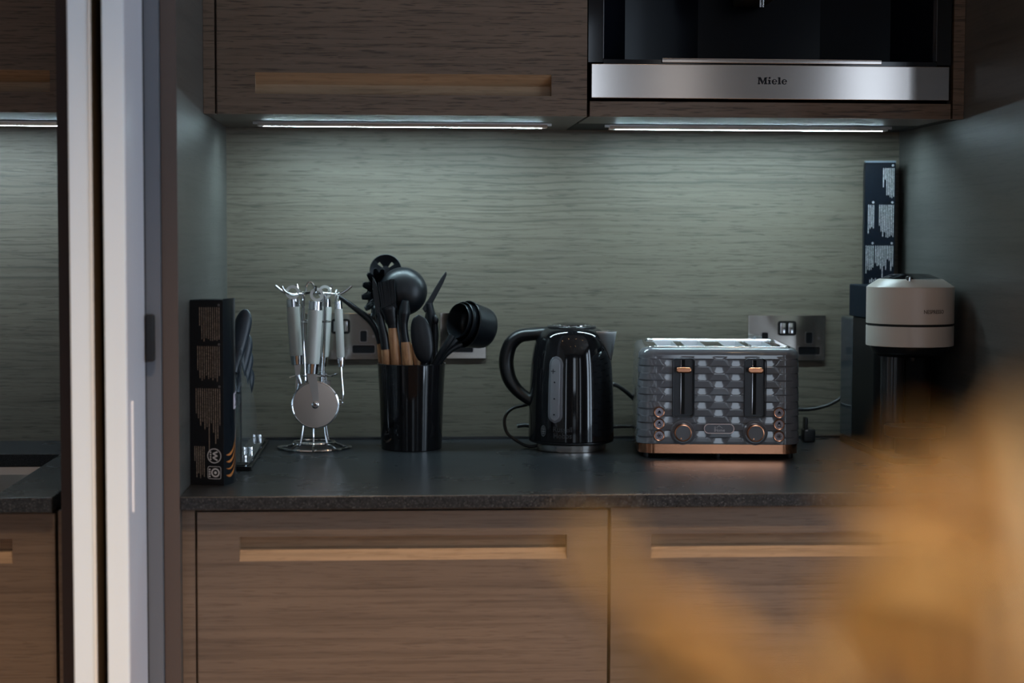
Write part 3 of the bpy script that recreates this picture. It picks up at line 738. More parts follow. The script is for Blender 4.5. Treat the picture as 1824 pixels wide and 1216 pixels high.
for p in ([(-.0045, .0535), (0, .0572), (0, .0564), (-.0040, .0530)], [(0, .0572), (.0062, .0524), (.0054, .0522), (0, .0564)]): plate(bm, p, YF_-.0050, YF_-.0044)
for u in (-.0080, -.0066): box(bm, u, u+.0006, YF_-.0050, YF_-.0044, .0462, .0552)
obj('badge_house_mark', bm, LIGHTP, bd, smooth=False)

# ------------------------------------------------------------------ kettle
KX, KY = .6190, -.165
kettle = thing('kettle', 'glossy black cordless kettle with steel spout and grey water gauge', 'kettle', (KX, KY, 0))
KP = [(.0745, .0175), (.0757, .0195), (.0757, .024), (.0752, .05), (.0743, .09), (.0730, .125), (.0708, .155), (.0680, .175), (.0640, .192), (.0585, .2045), (.0510, .2120), (.0450, .2145), (.0425, .2150)]
def kr(z):
    for (r1, z1), (r2, z2) in zip(KP, KP[1:]):
        if z1 <= z <= z2: return r1+(r2-r1)*(z-z1)/(z2-z1)
    return KP[0][0] if z < KP[0][1] else KP[-1][0]
sm = curve([V(r, 0, z) for r, z in KP], 4)
bm = B(); lathe(bm, [(p.x, p.z) for p in sm], 96); obj('body', bm, BLACK, kettle, angle=50)
bm = B(); lathe(bm, [(.0735, .0150), (.0752, .0165), (.0752, .0185), (.0735, .0188)], 72); obj('lower_ring', bm, BLACK2, kettle)
bm = B(); lathe(bm, [(.0585, 0), (.0610, .0010), (.0625, .0125), (.0600, .0150)], 64); obj('power_base', bm, BRIGHTST, kettle)
bm = B(); lathe(bm, [(.0655, .0125), (.0690, .0140), (.0735, .0152)], 64); obj('base_collar', bm, BLACK2, kettle)
bm = B(); lathe(bm, [(.0430, .2140), (.0430, .2175), (.0415, .2190), (.0400, .2192)], 56); lid = obj('lid', bm, BLACK2, kettle)
bm = B(); lathe(bm, [(.0385, .2190), (.0385, .2202), (.0368, .2212), (.0355, .2208)], 56); obj('lid_ring', bm, CHROME, lid)
bm = B(); lathe(bm, [(.0360, .2195), (.0350, .2215), (.022, .2235), (.006, .2242)], 48); obj('lid_top', bm, BLACK, lid)
def kp(th, z, e=.0004): r = kr(z)+e; return V(r*math.sin(th), -r*math.cos(th), z)
def kplate(name, poly, z0_, m, par, e0=0, e1=.0010):
    bm = B(); loft(bm, [[kp(u, v, e0) for u, v in poly], [kp(u, v, e1) for u, v in poly]]); return obj(name, bm, m, par, angle=30)
# water gauge: capsule strips subdivided in angle so they follow the body
def capsule(cu, w_, z0_, z1_, n=10):
    r = w_/2; out = []
    ru = r/.072
    for k in range(n+1):
        a = PI*k/n; out.append((cu+ru*math.cos(a), z1_-r+r*math.sin(a)))
    for k in range(1, 8): out.append((cu-ru, z1_-r-(z1_-z0_-2*r)*k/8))
    for k in range(n+1):
        a = PI+PI*k/n; out.append((cu+ru*math.cos(a), z0_+r+r*math.sin(a)))
    for k in range(1, 8): out.append((cu+ru, z0_+r+(z1_-z0_-2*r)*k/8))
    return out
def kstrip(name, cu, w_, z0_, z1_, m, par, e):
    bm = B(); r = w_/2; rows = []
    n = 40
    for i in range(n+1):
        z = z0_+(z1_-z0_)*i/n
        if z < z0_+r: hw = math.sqrt(max(1e-9, r*r-(z0_+r-z)**2))
        elif z > z1_-r: hw = math.sqrt(max(1e-9, r*r-(z-z1_+r)**2))
        else: hw = r
        hw = max(hw, r*.12)
        rows.append([kp(cu+(-1+2*k/8)*hw/.072, z, 0 if k in (0, 8) else e) for k in range(9)])
    loft(bm, rows, False, False, closed=False); return obj(name, bm, m, par)
GC = -.485
g = kstrip('water_gauge', GC, .0262, .0535, .1690, GAUGER, kettle, .0012); tag(g, 'grey capsule-shaped water gauge')
kstrip('gauge_window', GC, .0195, .0575, .1650, GAUGE, g, .0020)
for zz in (.124, .0955, .068):
    kplate('level_dot', [(GC-.01+.0014*math.cos(a)/.072, zz+.0014*math.sin(a)) for a in [2*PI*k/12 for k in range(12)]], 0, PRINTD, g, .001, .0024)
for i, (u, v, a_, b_) in enumerate(((-.004, .143, .0040, .0006), (-.004, .143, .0006, .0040))):
    kplate('level_mark', [(GC+(u+x*a_)/.072, v+y*b_) for x, y in ((-1, -1), (1, -1), (1, 1), (-1, 1))], 0, PRINTD, g, .001, .0024)
# royal-crest style oval and the maker's name
bm = B()
ov = [(-.790+.0052*math.cos(a)/.072, .0385+.0098*math.sin(a)) for a in [2*PI*k/24 for k in range(24)]]
iv = [(-.790+.0044*math.cos(a)/.072, .0385+.0088*math.sin(a)) for a in [2*PI*k/24 for k in range(24)]]
for k in range(24):
    j = (k+1) % 24; bm.faces.new([bm.verts.new(kp(*q, .0005)) for q in (ov[k], ov[j], iv[j], iv[k])])
def kq(u, v, a_, b_, e=.0005): bm.faces.new([bm.verts.new(kp(-.790+(u+x*a_)/.072, .0385+v+y*b_, e)) for x, y in ((-1, -1), (1, -1), (1, 1), (-1, 1))])
kq(0, 0, .0004, .0085); kq(-.0018, .001, .0004, .006); kq(.0018, .001, .0004, .006); kq(0, .003, .0034, .0005); kq(0, -.001, .0038, .0005); kq(0, -.005, .0028, .0005)
obj('crest', bm, LOGOG, kettle, smooth=False)
for s_, zz, sz in (('Russell', .0420, .0125), ('Hobbs', .0310, .0125)):
    Tx = text_bm(s_, sz, .0001, .0001)
    for v in Tx.verts: v.co = kp(-.30+v.co.x/.0755, zz+v.co.y, .0005+v.co.z)
    obj('lettering', Tx, mat('faint_print', (.035, .035, .038), .4), kettle, smooth=False)
# spout
def spt(a, t, e=0):
    ph = math.radians(38)+a*math.radians(31)       # angle from straight-to-viewer, towards the right
    top = kr(.198)+.002+.021*(1-abs(a))**.9; zt_ = .2105
    ap = math.radians(71); zb = .1590
    pt = V(top*math.sin(math.radians(61)+a*math.radians(24)), -top*math.cos(math.radians(61)+a*math.radians(24)), zt_)
    pb = V((kr(zb)+.001)*math.sin(ap), -(kr(zb)+.001)*math.cos(ap), zb)
    return pb.lerp(pt, t)+V(0, 0, e)
bm = B(); loft(bm, [[spt(-1+2*k/24, t) for k in range(25)] for t in [.02+.98*i/12 for i in range(13)]], False, False, closed=False)
spo = obj('spout', bm, mat('spout_steel', (.88, .86, .84), .30, 1), kettle, angle=70)
sm_ = spo.modifiers.new('thick', 'SOLIDIFY'); sm_.thickness = .0012
bm = B(); tube(bm, [spt(-1+2*k/24, 1) for k in range(25)], .0011, 8); obj('spout_rim', bm, CHROME, spo)
# handle
zp = [(455, 190), (400, 193), (330, 198), (245, 215), (178, 275), (148, 365), (146, 455), (172, 555), (230, 635), (300, 690), (345, 715)]
yy_ = [0, .0, .006, .012, .016, .018, .018, .014, .010, .004, 0]
hp = [P(a/4.342+870, b/4.342+550, KY)+V(0, y, 0)-V(KX, KY, 0) for (a, b), y in zip(zp, yy_)]
rad = [.0125, .0118, .0115, .0120, .0128, .0132, .0132, .0125, .0112, .0105, .011]
cv = curve(hp, 6); rs = []
for i in range(len(cv)):
    t_ = i/6; k = min(int(t_), len(rad)-2); rs.append(rad[k]+(rad[k+1]-rad[k])*(t_-k))
bm = B(); tube(bm, cv, rs, 20, fx=1.0, fy=1.15); obj('handle', bm, BLACK2, kettle)

def cord(label, pts, r=.0032, cat='cable', m=BLACK2):
    bm = B(); tube(bm, curve(pts, 8), r, 10); at_ = pts[0][:]
    o = obj('power_cord', bm, m, at=tuple(at_)); return tag(o, label, cat)
z_ = .0036
cord('thin black cord looping out left of the kettle base', [V(.566, -.150, z_+.002), V(.545, -.150, z_), V(.528, -.140, .010), P(903, 770, -.13), P(899, 745, -.12), P(912, 728, -.11), P(940, 720, -.10), V(.59, -.07, .085)], .0029)
cord('short black cord end lying low behind the left edge of the kettle', [P(921, 759, -.06), P(935, 757, -.06), P(950, 760, -.06)], .0040)
cord('black cord running downward between kettle and toaster', [P(1085, 683, -.07), P(1100, 687, -.07), P(1118, 700, -.07), P(1140, 722, -.06)], .0038)
cord('black cord running level between kettle and toaster', [P(1080, 760, -.05), P(1100, 759.5, -.05), P(1140, 759, -.05)], .0032)
cord('black cord curving from behind the toaster to the water tank', [P(1405, 728, -.035), P(1440, 729, -.035), P(1470, 723, -.035), P(1490, 714, -.035), P(1506, 702, -.035), P(1530, 690, -.035)], .0034)
t = thing('plug_adaptor', 'small black plug adaptor on the worktop behind the right end of the toaster', 'plug', tuple(P(1438, 790, -.075)*1)[:2]+(0,))
at = t.location[:]
bm = B(); q = P(1441, 780, -.075); box(bm, q.x-.012, q.x+.010, -.085, -.060, .0005, .024, .003); obj('adaptor_body', bm, BLACK2, t, at=at)
bm = B(); box(bm, q.x-.010, q.x-.003, -.082, -.066, .024, .046, .002); obj('adaptor_plug', bm, BLACK2, t, at=at)
bm = B(); box(bm, q.x-.009, q.x-.0045, -.086, -.0845, .0215, .0240); obj('adaptor_pin', bm, STEEL, t, at=at, smooth=False)

# ------------------------------------------------------------------ utensil stand with hanging tools
SX, SY = .1655, -.145
stand = thing('utensil_stand', 'chrome wire stand with curled arms, hung with silver-handled tools', 'utensil stand', (SX, SY, 0))
def pol(r, deg, z): return V(r*math.cos(math.radians(deg)), r*math.sin(math.radians(deg)), z)
bm = B(); tube(bm, [pol(.0595+.0042*math.cos(math.radians(6*d)), d, .0026+.0006*math.cos(math.radians(6*d))) for d in range(0, 360, 6)], .0024, 8, closed=True); obj('base_ring', bm, CHROME, stand)
bm = B(); tube(bm, [pol(.0360, d, .0120) for d in range(0, 360, 10)], .0021, 8, closed=True); obj('inner_ring', bm, CHROME, stand)
for dg in (-48, 48, 132, -132):
    bm = B(); tube(bm, curve([pol(.006, dg, .2765), pol(.022, dg, .2760), pol(.0285, dg, .268), pol(.0270, dg, .20), pol(.0225, dg, .13), pol(.0260, dg, .06), pol(.0350, dg*1.0, .0135), pol(.0450, dg, .010), pol(.0605, dg, .0030)], 7), .0019, 8); obj('upright', bm, CHROME, stand)
bm = B(); tube(bm, curve([pol(.0245, -90, .10), pol(.028, -90, .05), pol(.0355, -90, .0135), pol(.058, -90, .003)], 7), .0017, 8); obj('upright', bm, CHROME, stand)
for z, r in ((.2255, .0285), (.1305, .0240)):
    bm = B(); tube(bm, [pol(r, d, z) for d in range(0, 360, 12)], .0014, 8, closed=True); obj('tie_ring', bm, CHROME, stand)
for dg in (192, -20):
    bm = B(); tube(bm, curve([pol(.022, dg, .130), pol(.032, dg, .130), pol(.044, dg, .1275 if dg > 0 else .1345)], 5), .0013, 8); obj('rest_wire', bm, CHROME, stand)
for dg in (184, -5, -84, 122, 62, -150):
    bm = B(); rr_ = .067 if dg in (184, -5) else .062
    tube(bm, curve([pol(.004, dg, .2765), pol(.025, dg, .2745), pol(.042, dg, .2735), pol(.056, dg, .2795), pol(rr_, dg, .2885)], 7), .0024, 10); obj('arm', bm, CHROME, stand)
bm = B(); tube(bm, [V(-.0065+.0080*math.cos(a), -.002, .279+.0155*math.sin(a)) for a in [PI*k/16 for k in range(17)]], .0019, 8); obj('top_loop', bm, CHROME, stand)
bm = B(); lathe(bm, [(.007, .2735), (.008, .2765), (.006, .280)], 20); obj('hub', bm, CHROME, stand)

def tool(name, label, cat, top, bot, Y, rpx, ringc, ringr, edge_on=False):
    """handle between two measured points with two polished ferrules; returns root, frame helper"""
    a = P(*top, Y); b = P(*bot, Y); root = thing(name, label, cat, tuple(b), group='tools hanging on the utensil stand')
    s = FPX/(Y-CP.y); r = rpx/s; ax = (b-a); Ln = ax.length; ax.normalize()
    def seg(nm, t0, t1, k0, k1, m):
        bm = B(); pts = [a+ax*Ln*(t0+(t1-t0)*q) for q in (0, .04, .5, .96, 1)]
        tube(bm, pts, [r*k0*.93, r*k0, r*(k0+k1)/2, r*k1, r*k1*.93], 28); return obj(nm, bm, m, root, at=tuple(b))
    seg('upper_ferrule', 0, .125, .98, 1.0, CHROME); seg('grip', .120, .860, 1.04, 1.0, SILVER); seg('lower_ferrule', .855, 1.0, 1.0, .88, CHROME)
    c = P(*ringc, Y); R_ = ringr/s
    bm = B()
    if edge_on: tube(bm, [c+V(.0018*math.cos(t_), R_*math.cos(t_), R_*math.sin(t_)) for t_ in [2*PI*k/24 for k in range(24)]], .0014, 8, closed=True)
    else: ring_plate(bm, circ(c.x, c.z, R_, 30), circ(c.x, c.z, R_*.60, 30), Y-.0011, Y+.0011)
    obj('hanging_ring', bm, mat('satin_ring', (.55, .54, .52), .35, .8), root, at=tuple(b))
    return root, tuple(b), s
Y = -.199
rt, at, s = tool('pizza_cutter', 'pizza cutter with large round steel wheel at the front of the stand', 'pizza cutter', (562.7, 536), (555.3, 665.5), Y, 12.4, (564.4, 524.5), 12.2)
c = P(561.5, 721, Y); R_ = 42/s
bm = B(); lathe(bm, [(R_, -.0002), (R_-.0035, -.0008), (.001, -.0009), (.001, .0009), (R_-.0035, .0008), (R_, .0002)], 72, cap0=False, cap1=False); bm.transform(T(*c)@RX); wh = obj('cutting_wheel', bm, mat('wheel_steel', (.56, .47, .41), .34, 1), rt, at=at, angle=20)
bm = B(); lathe(bm, [(R_+.0003, -.0004), (R_-.0016, -.0013), (R_-.0022, -.0009), (R_-.0022, .0009), (R_-.0016, .0013), (R_+.0003, .0004)], 72, cap0=False, cap1=False); bm.transform(T(*c)@RX); obj('bevelled_edge', bm, CHROME, wh, at=at, angle=20)
bm = B(); p0 = [P(547, 666, Y), P(564.5, 666, Y), P(568.5, 712, Y), P(558, 714, Y)]
plate(bm, [(q.x, q.z) for q in p0], Y-.0030, Y-.0020); obj('fork', bm, STEELD, rt, smooth=False, at=at)
bm = B(); p0 = [P(547, 666, Y), P(564.5, 666, Y), P(567, 730, Y), P(556, 730, Y)]
plate(bm, [(q.x, q.z) for q in p0], Y+.0020, Y+.0030); obj('fork', bm, STEELD, rt, smooth=False, at=at)
bm = B(); lathe(bm, [(.0062, -.003), (.0062, .0032), (.0048, .0042), (.0022, .0042), (.0018, .0030)], 28); bm.transform(T(*c)@RX); obj('axle_rivet', bm, CHROME, rt, at=at)
Y = -.162
rt, at, s = tool('peeler', 'silver-handled peeler hanging on the left side of the stand', 'peeler', (521.8, 532), (529.3, 649), Y, 11.6, (521, 520.5), 12.4)
p0 = PP([(524, 648), (536, 648), (533, 676), (538, 700), (531, 716), (526, 700), (527, 672)], Y)
bm = B(); plate(bm, [(q.x, q.z) for q in p0], Y-.001, Y+.001); obj('blade', bm, STEELD, rt, smooth=False, at=at)
bm = B(); tube(bm, curve(PP([(530, 668), (534, 685), (528, 704)], Y-.002), 5), .0035, 10, fy=.4); obj('blade_edge', bm, CHROME, rt, at=at)
Y = -.152
rt, at, s = tool('cheese_slicer', 'slim silver-handled wire cheese slicer hanging on the right side of the stand', 'cheese slicer', (602.4, 535.5), (607.8, 653), Y, 7.0, (599.8, 526), 9.5, True)
bm = B(); tube(bm, curve(PP([(607.8, 652), (608.8, 670), (610.5, 690), (611, 704), (608, 714)], Y), 6), .0013, 8); obj('wire_arm', bm, CHROME, rt, at=at)
bm = B(); q = P(605.5, 716.5, Y); tube(bm, [q+V(.0042*math.cos(t_), 0, .0042*math.sin(t_)) for t_ in [2*PI*k/20 for k in range(20)]], .0013, 8, closed=True); obj('end_eye', bm, CHROME, rt, at=at)
Y = -.098
rt, at, s = tool('kitchen_tool', 'silver-handled kitchen tool hanging at the back of the stand', 'kitchen tool', (580.5, 531), (573.5, 652), Y, 11.2, (578.8, 520), 12.0)
p0 = PP([(568, 652), (578, 652), (583, 676), (590, 678), (586, 696), (572, 692), (567, 670)], Y)
bm = B(); plate(bm, [(q.x, q.z) for q in p0], Y-.001, Y+.001); obj('blade', bm, CHROME, rt, smooth=False, at=at)

# ------------------------------------------------------------------ black canister with cooking utensils
CX, CY = .3367, -.145
can = thing('utensil_canister', 'glossy black cylindrical canister full of cooking utensils', 'canister', (CX, CY, 0))
bm = B(); lathe(bm, [(.050, .003), (.0520, .0), (.0535, .0015), (.0565, .09), (.0598, .1500), (.0600, .1515), (.0588, .1522), (.0575, .1505), (.0545, .09), (.0515, .006), (.0, .006)][0:10], 72, cap0=True, cap1=True); obj('wall', bm, BLACK, can, angle=50)
G_ = 'cooking utensils in the black canister'
def uten(name, label, cat, Y, base):
    q = P(*base, Y); q.z = max(q.z, .012); return thing(name, label, cat, tuple(q), group=G_), tuple(q)
def px_tube(bm, pts, Y, rad, seg=16, fx=1, fy=1, n=5):
    s = FPX/(Y-CP.y); c_ = curve([P(q[0], q[1], Y+(q[2] if len(q) > 2 else 0)) for q in pts], n); rs = []
    for i in range(len(c_)):
        t_ = i/n; k = min(int(t_), len(rad)-2); rs.append((rad[k]+(rad[k+1]-rad[k])*(t_-k))/s)
    tube(bm, c_, rs, seg, fx=fx, fy=fy)
def px_plate(bm, pts, y0, y1, Y=None):
    Y = (y0+y1)/2; loft(bm, [[P(a, b, Y)+V(0, y-Y, 0) for a, b in pts] for y in (y0, y1)])
def wood_handle(par, at, pts, Y, rad):
    bm = B(); px_tube(bm, pts, Y, rad, 18); return tag(obj('wooden_handle', bm, W_HANDLE, par, at=at), 'light brown wooden handle')
# slotted skimmer at the back
Y = -.108; rt, at = uten('skimmer', 'black slotted skimmer with round head, tallest in the canister', 'skimmer', Y, (720, 770))
s = FPX/(Y-CP.y); bm = B(); c = P(687, 481, Y); rings = []
out = circ(c.x, c.z, 28.5/s, 40)
sl_ = [(c.x+7/s, c.z+7/s, 25), (c.x-9/s, c.z+4/s, -5)]
loft(bm, [[V(u, Y+dy, v) for u, v in circ(c.x, c.z, r_/s, 40)] for r_, dy in ((27.5, .006), (28.5, .004), (27.5, .003), (18, .007), (7.4, .009))], False, False)
# rim ring to centre: leave a slot open at the upper right
hub = circ(c.x, c.z, 7.4/s, 40)
bm.faces.new([bm.verts.new(V(u, Y+.009, v)) for u, v in hub])
bm.faces.ensure_lookup_table(); gone = []
for fc in bm.faces:                       # four real slots round the middle
    m_ = fc.calc_center_median(); ra = math.hypot(m_.x-c.x, m_.z-c.z)*s; an = math.degrees(math.atan2(m_.z-c.z, m_.x-c.x)) % 90
    if 9 < ra < 16 and len(fc.verts) == 4 and 40 < an < 54: gone.append(fc)
bmesh.ops.delete(bm, geom=gone, context='FACES')
hd = obj('head', bm, SILI, rt, at=at); sm_ = hd.modifiers.new('thick', 'SOLIDIFY'); sm_.thickness = .0015
bm = B(); px_tube(bm, [(696, 505), (704, 560), (712, 640), (720, 770)], Y+.004, [6, 5, 6, 6], fy=1); obj('shaft', bm, SILI, rt, at=at)
# pasta server
Y = -.128; rt, at = uten('pasta_server', 'black toothed pasta server at the left of the canister', 'pasta server', Y, (706, 780))
s = FPX/(Y-CP.y); c = P(674, 522, Y)
def ps(k, n=128):
    a = 2*PI*k/n; dg = math.degrees(a) % 360
    base = 1.0; t_ = 0
    if 55 < dg < 262: t_ = .5+.5*math.cos((dg-72)/29*2*PI)
    t_ = (1/(1+math.exp(-12*(t_-.40)))) if 50 < dg < 266 else 0
    return a, base, t_
bm = B(); n = 128; R0, R1, R2 = [], [], []
for k in range(n):
    a, b_2, t_ = ps(k)
    ex, ez = (20+9.5*t_)/s, (36+10*t_)/s
    R0.append(V(c.x+ex*math.cos(a), Y-.020*t_, c.z+ez*math.sin(a)))
    R1.append(V(c.x+.80*20/s*math.cos(a), Y+.004, c.z+.80*38/s*math.sin(a)))
    R2.append(V(c.x+.3*20/s*math.cos(a), Y+.012, c.z+.3*38/s*math.sin(a)))
loft(bm, [R0, R1, R2], False, True); hd = obj('head', bm, SILI, rt, at=at); sm_ = hd.modifiers.new('thick', 'SOLIDIFY'); sm_.thickness = .0028
bm = B(); px_tube(bm, [(672, 548), (680, 590), (690, 650), (706, 780)], Y+.006, [7, 6, 6, 6]); obj('shaft', bm, SILI, rt, at=at)
# ladle, bowl turned away from the wall
Y = -.140; rt, at = uten('ladle', 'black soup ladle with big round bowl turned towards the viewer', 'ladle', Y, (726, 778))
s = FPX/(Y-CP.y); c = P(717.5, 519, Y); R_ = 43.3/s
bm = B(); pr = [(R_*math.cos(a), -R_*.72*math.sin(a)) for a in [PI/2*k/14 for k in range(14)]]+[(.0008, -R_*.72)]
rings = [[c+V(r_*math.cos(t_), d_, r_*math.sin(t_)*1.0) for t_ in [2*PI*k/56 for k in range(56)]] for r_, d_ in pr]
loft(bm, rings, False, True); bw = obj('bowl', bm, SILI, rt, at=at, angle=80); sm_ = bw.modifiers.new('thick', 'SOLIDIFY'); sm_.thickness = .0025
Yn = -.178
bm = B(); px_tube(bm, [(722, 535), (720, 556), (718.5, 575), (720, 592), (723, 611)], Yn, [6, 11, 8.2, 7.2, 7.6], 18, n=6); obj('neck', bm, SILI, rt, at=at)
wood_handle(rt, at, [(723, 609), (724, 625), (726, 650, .004), (727, 700, .012)], Yn, [8.4, 9.2, 9.5, 9])
# silicone brush
Y = -.172; rt, at = uten('pastry_brush', 'black silicone pastry brush on a light wooden handle', 'brush', Y, (712, 770))
s = FPX/(Y-CP.y)
bm = B(); R = random.Random(4)
for i in range(13):
    for j in range(5):
        u = (i-6)/6*13; v = (j-2)/2*.006
        base = P(693+u*.92, 548, Y)+V(0, v, 0); tip = P(688.5+u*1.03+R.uniform(-.8, .8), 498.5-u*.28+R.uniform(0, 7), Y)+V(0, v*1.2, 0)
        tube(bm, [base, base.lerp(tip, .5), tip], [1.5/s, 1.4/s, 1.1/s], 6)
tag(obj('bristles', bm, SILI, rt, at=at), kind='stuff')
bm = B(); px_tube(bm, [(692.5, 546), (693, 551), (696, 565), (699, 578), (699.5, 586)], Y, [15.3, 15.5, 12.5, 9, 7.8], 24, n=5, fx=1, fy=.6)
obj('collar', bm, SILI, rt, at=at)
bm = B(); 
for k in range(9): 
    q = P(680+k*3.1, 550-k*1.4+ (0 if k < 8 else -1), Y-.0085); lathe(bm, [(.0002, -.0009), (.0010, 0), (.0002, .0009)], 6, tuple(q))
tag(obj('collar_beads', bm, BLACK, rt, at=at), kind='stuff')
wood_handle(rt, at, [(699.3, 584), (700.5, 600), (703, 620, .002), (706, 650, .006), (709, 700, .016)], Y, [7.6, 8.6, 9.3, 9.5, 9])
# narrow spatula seen from its edge
Y = -.168; rt, at = uten('slim_spatula', 'black narrow-edged spatula on the left of the pastry brush', 'spatula', Y, (695, 770))
bm = B(); px_plate(bm, [(664, 492), (668, 499), (673, 510), (677, 530), (678.5, 552), (680, 566), (672, 566), (668, 548), (664.5, 528), (663, 508)], Y-.0035, Y+.0035); bevmod(obj('blade', bm, SILI, rt, at=at), .0012)
bm = B(); px_tube(bm, [(676, 556), (680, 580), (684.5, 600), (687, 622)], Y, [5, 7, 8.5, 8.2], 16); obj('shaft', bm, SILI, rt, at=at)
wood_handle(rt, at, [(686.5, 621), (688, 640, .004), (693, 690, .020)], Y, [7.6, 8, 8])
# leaning turner, arm to the left
Y = -.130; rt, at = uten('turner', 'black turner leaning out to the left behind the slim cheese slicer', 'turner', Y, (690, 780))
bm = B(); px_tube(bm, [(603, 527.5), (622, 541), (645, 558.5), (660, 571), (669, 585), (674, 600), (676, 613)], Y, [3.4, 5.0, 6.4, 7.2, 7, 6, 4.8], 14, fx=.9, fy=.9); obj('arm', bm, SILI, rt, at=at)
wood_handle(rt, at, [(676, 611), (678, 635, .004), (684, 690, .01)], Y, [4.6, 5, 6])
# oval spoon head in front
Y = -.186; rt, at = uten('spoon_spatula', 'black silicone spoon with tall oval head, right of the light wooden handles', 'spoon', Y, (752, 770))
s = FPX/(Y-CP.y); c = P(751.5, 604, Y); bm = B()
rot = math.radians(-7); rings = []
for i in range(15):
    v = -1+2*i/14; hw = 18.0*math.sqrt(max(0.0, 1-abs(v)**2.3))+1.2; 
    cz = c+V((v*44*math.sin(-rot)*-1)/s, 0, v*44/s)
    rings.append([cz+V(hw/s*math.cos(t_), -.006*(hw/19)*math.sin(t_), 0) for t_ in [2*PI*k/28 for k in range(28)]])
loft(bm, rings); obj('head', bm, SILI, rt, at=at, angle=80)
bm = B(); px_tube(bm, [(756, 640), (757, 690), (756, 765)], Y+.012, [7, 6, 6]); obj('shaft', bm, SILI, rt, at=at)
# wooden spoon handle slanting behind
Y = -.168; rt, at = uten('turner', 'black turner seen edge-on, its tip pointing up to the right', 'turner', Y, (738, 770))
Yb = -.115
bm = B(); px_plate(bm, [(795, 482), (795.8, 489), (790, 503), (778, 526), (768, 544), (757, 557), (752, 549), (763, 533), (775, 512), (786, 494)], Yb-.004, Yb+.004); bevmod(obj('blade', bm, SILI, rt, at=at), .0014)
bm = B(); px_tube(bm, [(764, 540), (768, 570), (764, 610), (752, 660)], Yb, [7, 8, 6.5, 6]); obj('shaft', bm, SILI, rt, at=at)
wood_handle(rt, at, [(733, 612), (738, 630), (745, 655), (748, 700)], Y, [6.5, 7, 7, 7])
Y = -.105; rt, at = uten('basting_spoon', 'black basting spoon standing upright behind the oval spoon', 'spoon', Y, (764, 780))
s = FPX/(Y-CP.y); c = P(768.5, 590, Y); bm = B(); rings = []
for i in range(13):
    v = -1+2*i/12; hw = 12*math.sqrt(max(0, 1-v*v))+1; rings.append([c+V(hw/s*math.cos(t_)-.002*v, -.008*(hw/12)*math.sin(t_), v*44/s) for t_ in [2*PI*k/20 for k in range(20)]])
loft(bm, rings); obj('head', bm, SILI, rt, at=at, angle=80)
bm = B(); px_tube(bm, [(768, 630), (766, 690), (764, 778)], Y, [6, 6, 6]); obj('shaft', bm, SILI, rt, at=at)
Y = -.128; rt, at = uten('cooking_utensil', 'black round-ended utensil half hidden behind the oval spoon', 'utensil', Y, (770, 780))
s = FPX/(Y-CP.y)
bm = B(); q = P(775, 570, Y); lathe(bm, [(.001, -.0095), (.0030, -.0088), (.0075, -.005), (.0088, 0), (.0075, .005), (.003, .0088), (.001, .0095)], 24, tuple(q), sx=.75, sy=.75); obj('tip', bm, SILI, rt, at=at)
bm = B(); px_tube(bm, [(775, 572), (775, 640), (770, 778)], Y, [4, 5, 5]); obj('shaft', bm, SILI, rt, at=at)
# nested measuring cups
axis = V(-.78, -.56, .20).normalized()
def cup(Y, ctr, r, depth, label, hpts, first):
    s = FPX/(Y-CP.y); c = P(*ctr, Y); rt = thing('measuring_cup', label, 'measuring cup', tuple(c), group='nested measuring cups')
    Q = axis.to_track_quat('Z', 'Y').to_matrix().to_4x4()
    bm = B(); t_ = .0016
    lathe(bm, [(r*.60, -depth), (r*.74, -depth+.001), (r*.84, -depth+.005), (r*.895, -depth+.013), (r*.985, -.004), (r*1.0, -.0012), (r*1.02, 0), (r*1.0, .0008), (r*.965, -.002), (r*.86, -depth+.013), (r*.80, -depth+.006), (r*.6, -depth+.003)], 56)
    bm.transform(Q); obj('cup', bm, SILI, rt, angle=50)
    bm = B(); h0 = [P(a, b, y) for a, b, y in hpts]; tube(bm, curve(h0, 6), [.0062]*(6*(len(h0)-1)+1), 12, fx=1.0, fy=1.1)
    obj('cup_handle', bm, SILI, rt, at=tuple(c)); return rt
cup(-.150, (829, 577), .0415, .050, 'largest black measuring cup, outermost of the nested set at the right', [(822, 612, -.155), (806, 620, -.158), (792, 632, -.160), (776, 652, -.160)], True)
cup(-.156, (820.5, 573.5), .0360, .044, 'middle black measuring cup nested inside the largest one', [(812, 604, -.170), (803, 614, -.172), (789, 628, -.172), (774, 652, -.170)], False)
cup(-.161, (815.5, 571), .0310, .036, 'smallest black measuring cup, innermost of the nested set', [(806, 597, -.185), (797, 612, -.186), (785, 630, -.184), (772, 652, -.178)], False)

# ------------------------------------------------------------------ capsule coffee machine
mx = 1.1685
cm = thing('capsule_coffee_machine', 'capsule coffee machine with cream round head and black body at the right', 'coffee machine', (mx, -.22, 0)); at = (mx, -.22, 0)
def outline(x0, x1, y0, y1, r, n=10):
    out = [(x1, y1), (x0, y1)]
    for k in range(n+1): a = PI+PI/2*k/n; out.append((x0+r+r*math.cos(a), y0+r+r*math.sin(a)))
    for k in range(n+1): a = 3*PI/2+PI/2*k/n; out.append((x1-r+r*math.cos(a), y0+r+r*math.sin(a)))
    return out
bm = B(); o_ = outline(1.127, 1.222, -.415, -.064, .045)
loft(bm, [[V(x, y, z) for x, y in o_] for z in (.0, .013)]); b0 = obj('base', bm, SLATE, cm, at=at); bevmod(b0, .003, 3)
bm = B(); o_ = outline(1.1265, 1.2265, -.310, -.150, .02); loft(bm, [[V(x, y, z) for x, y in o_] for z in (.0131, .235)]); bevmod(obj('body', bm, SLATE, cm, at=at), .002)
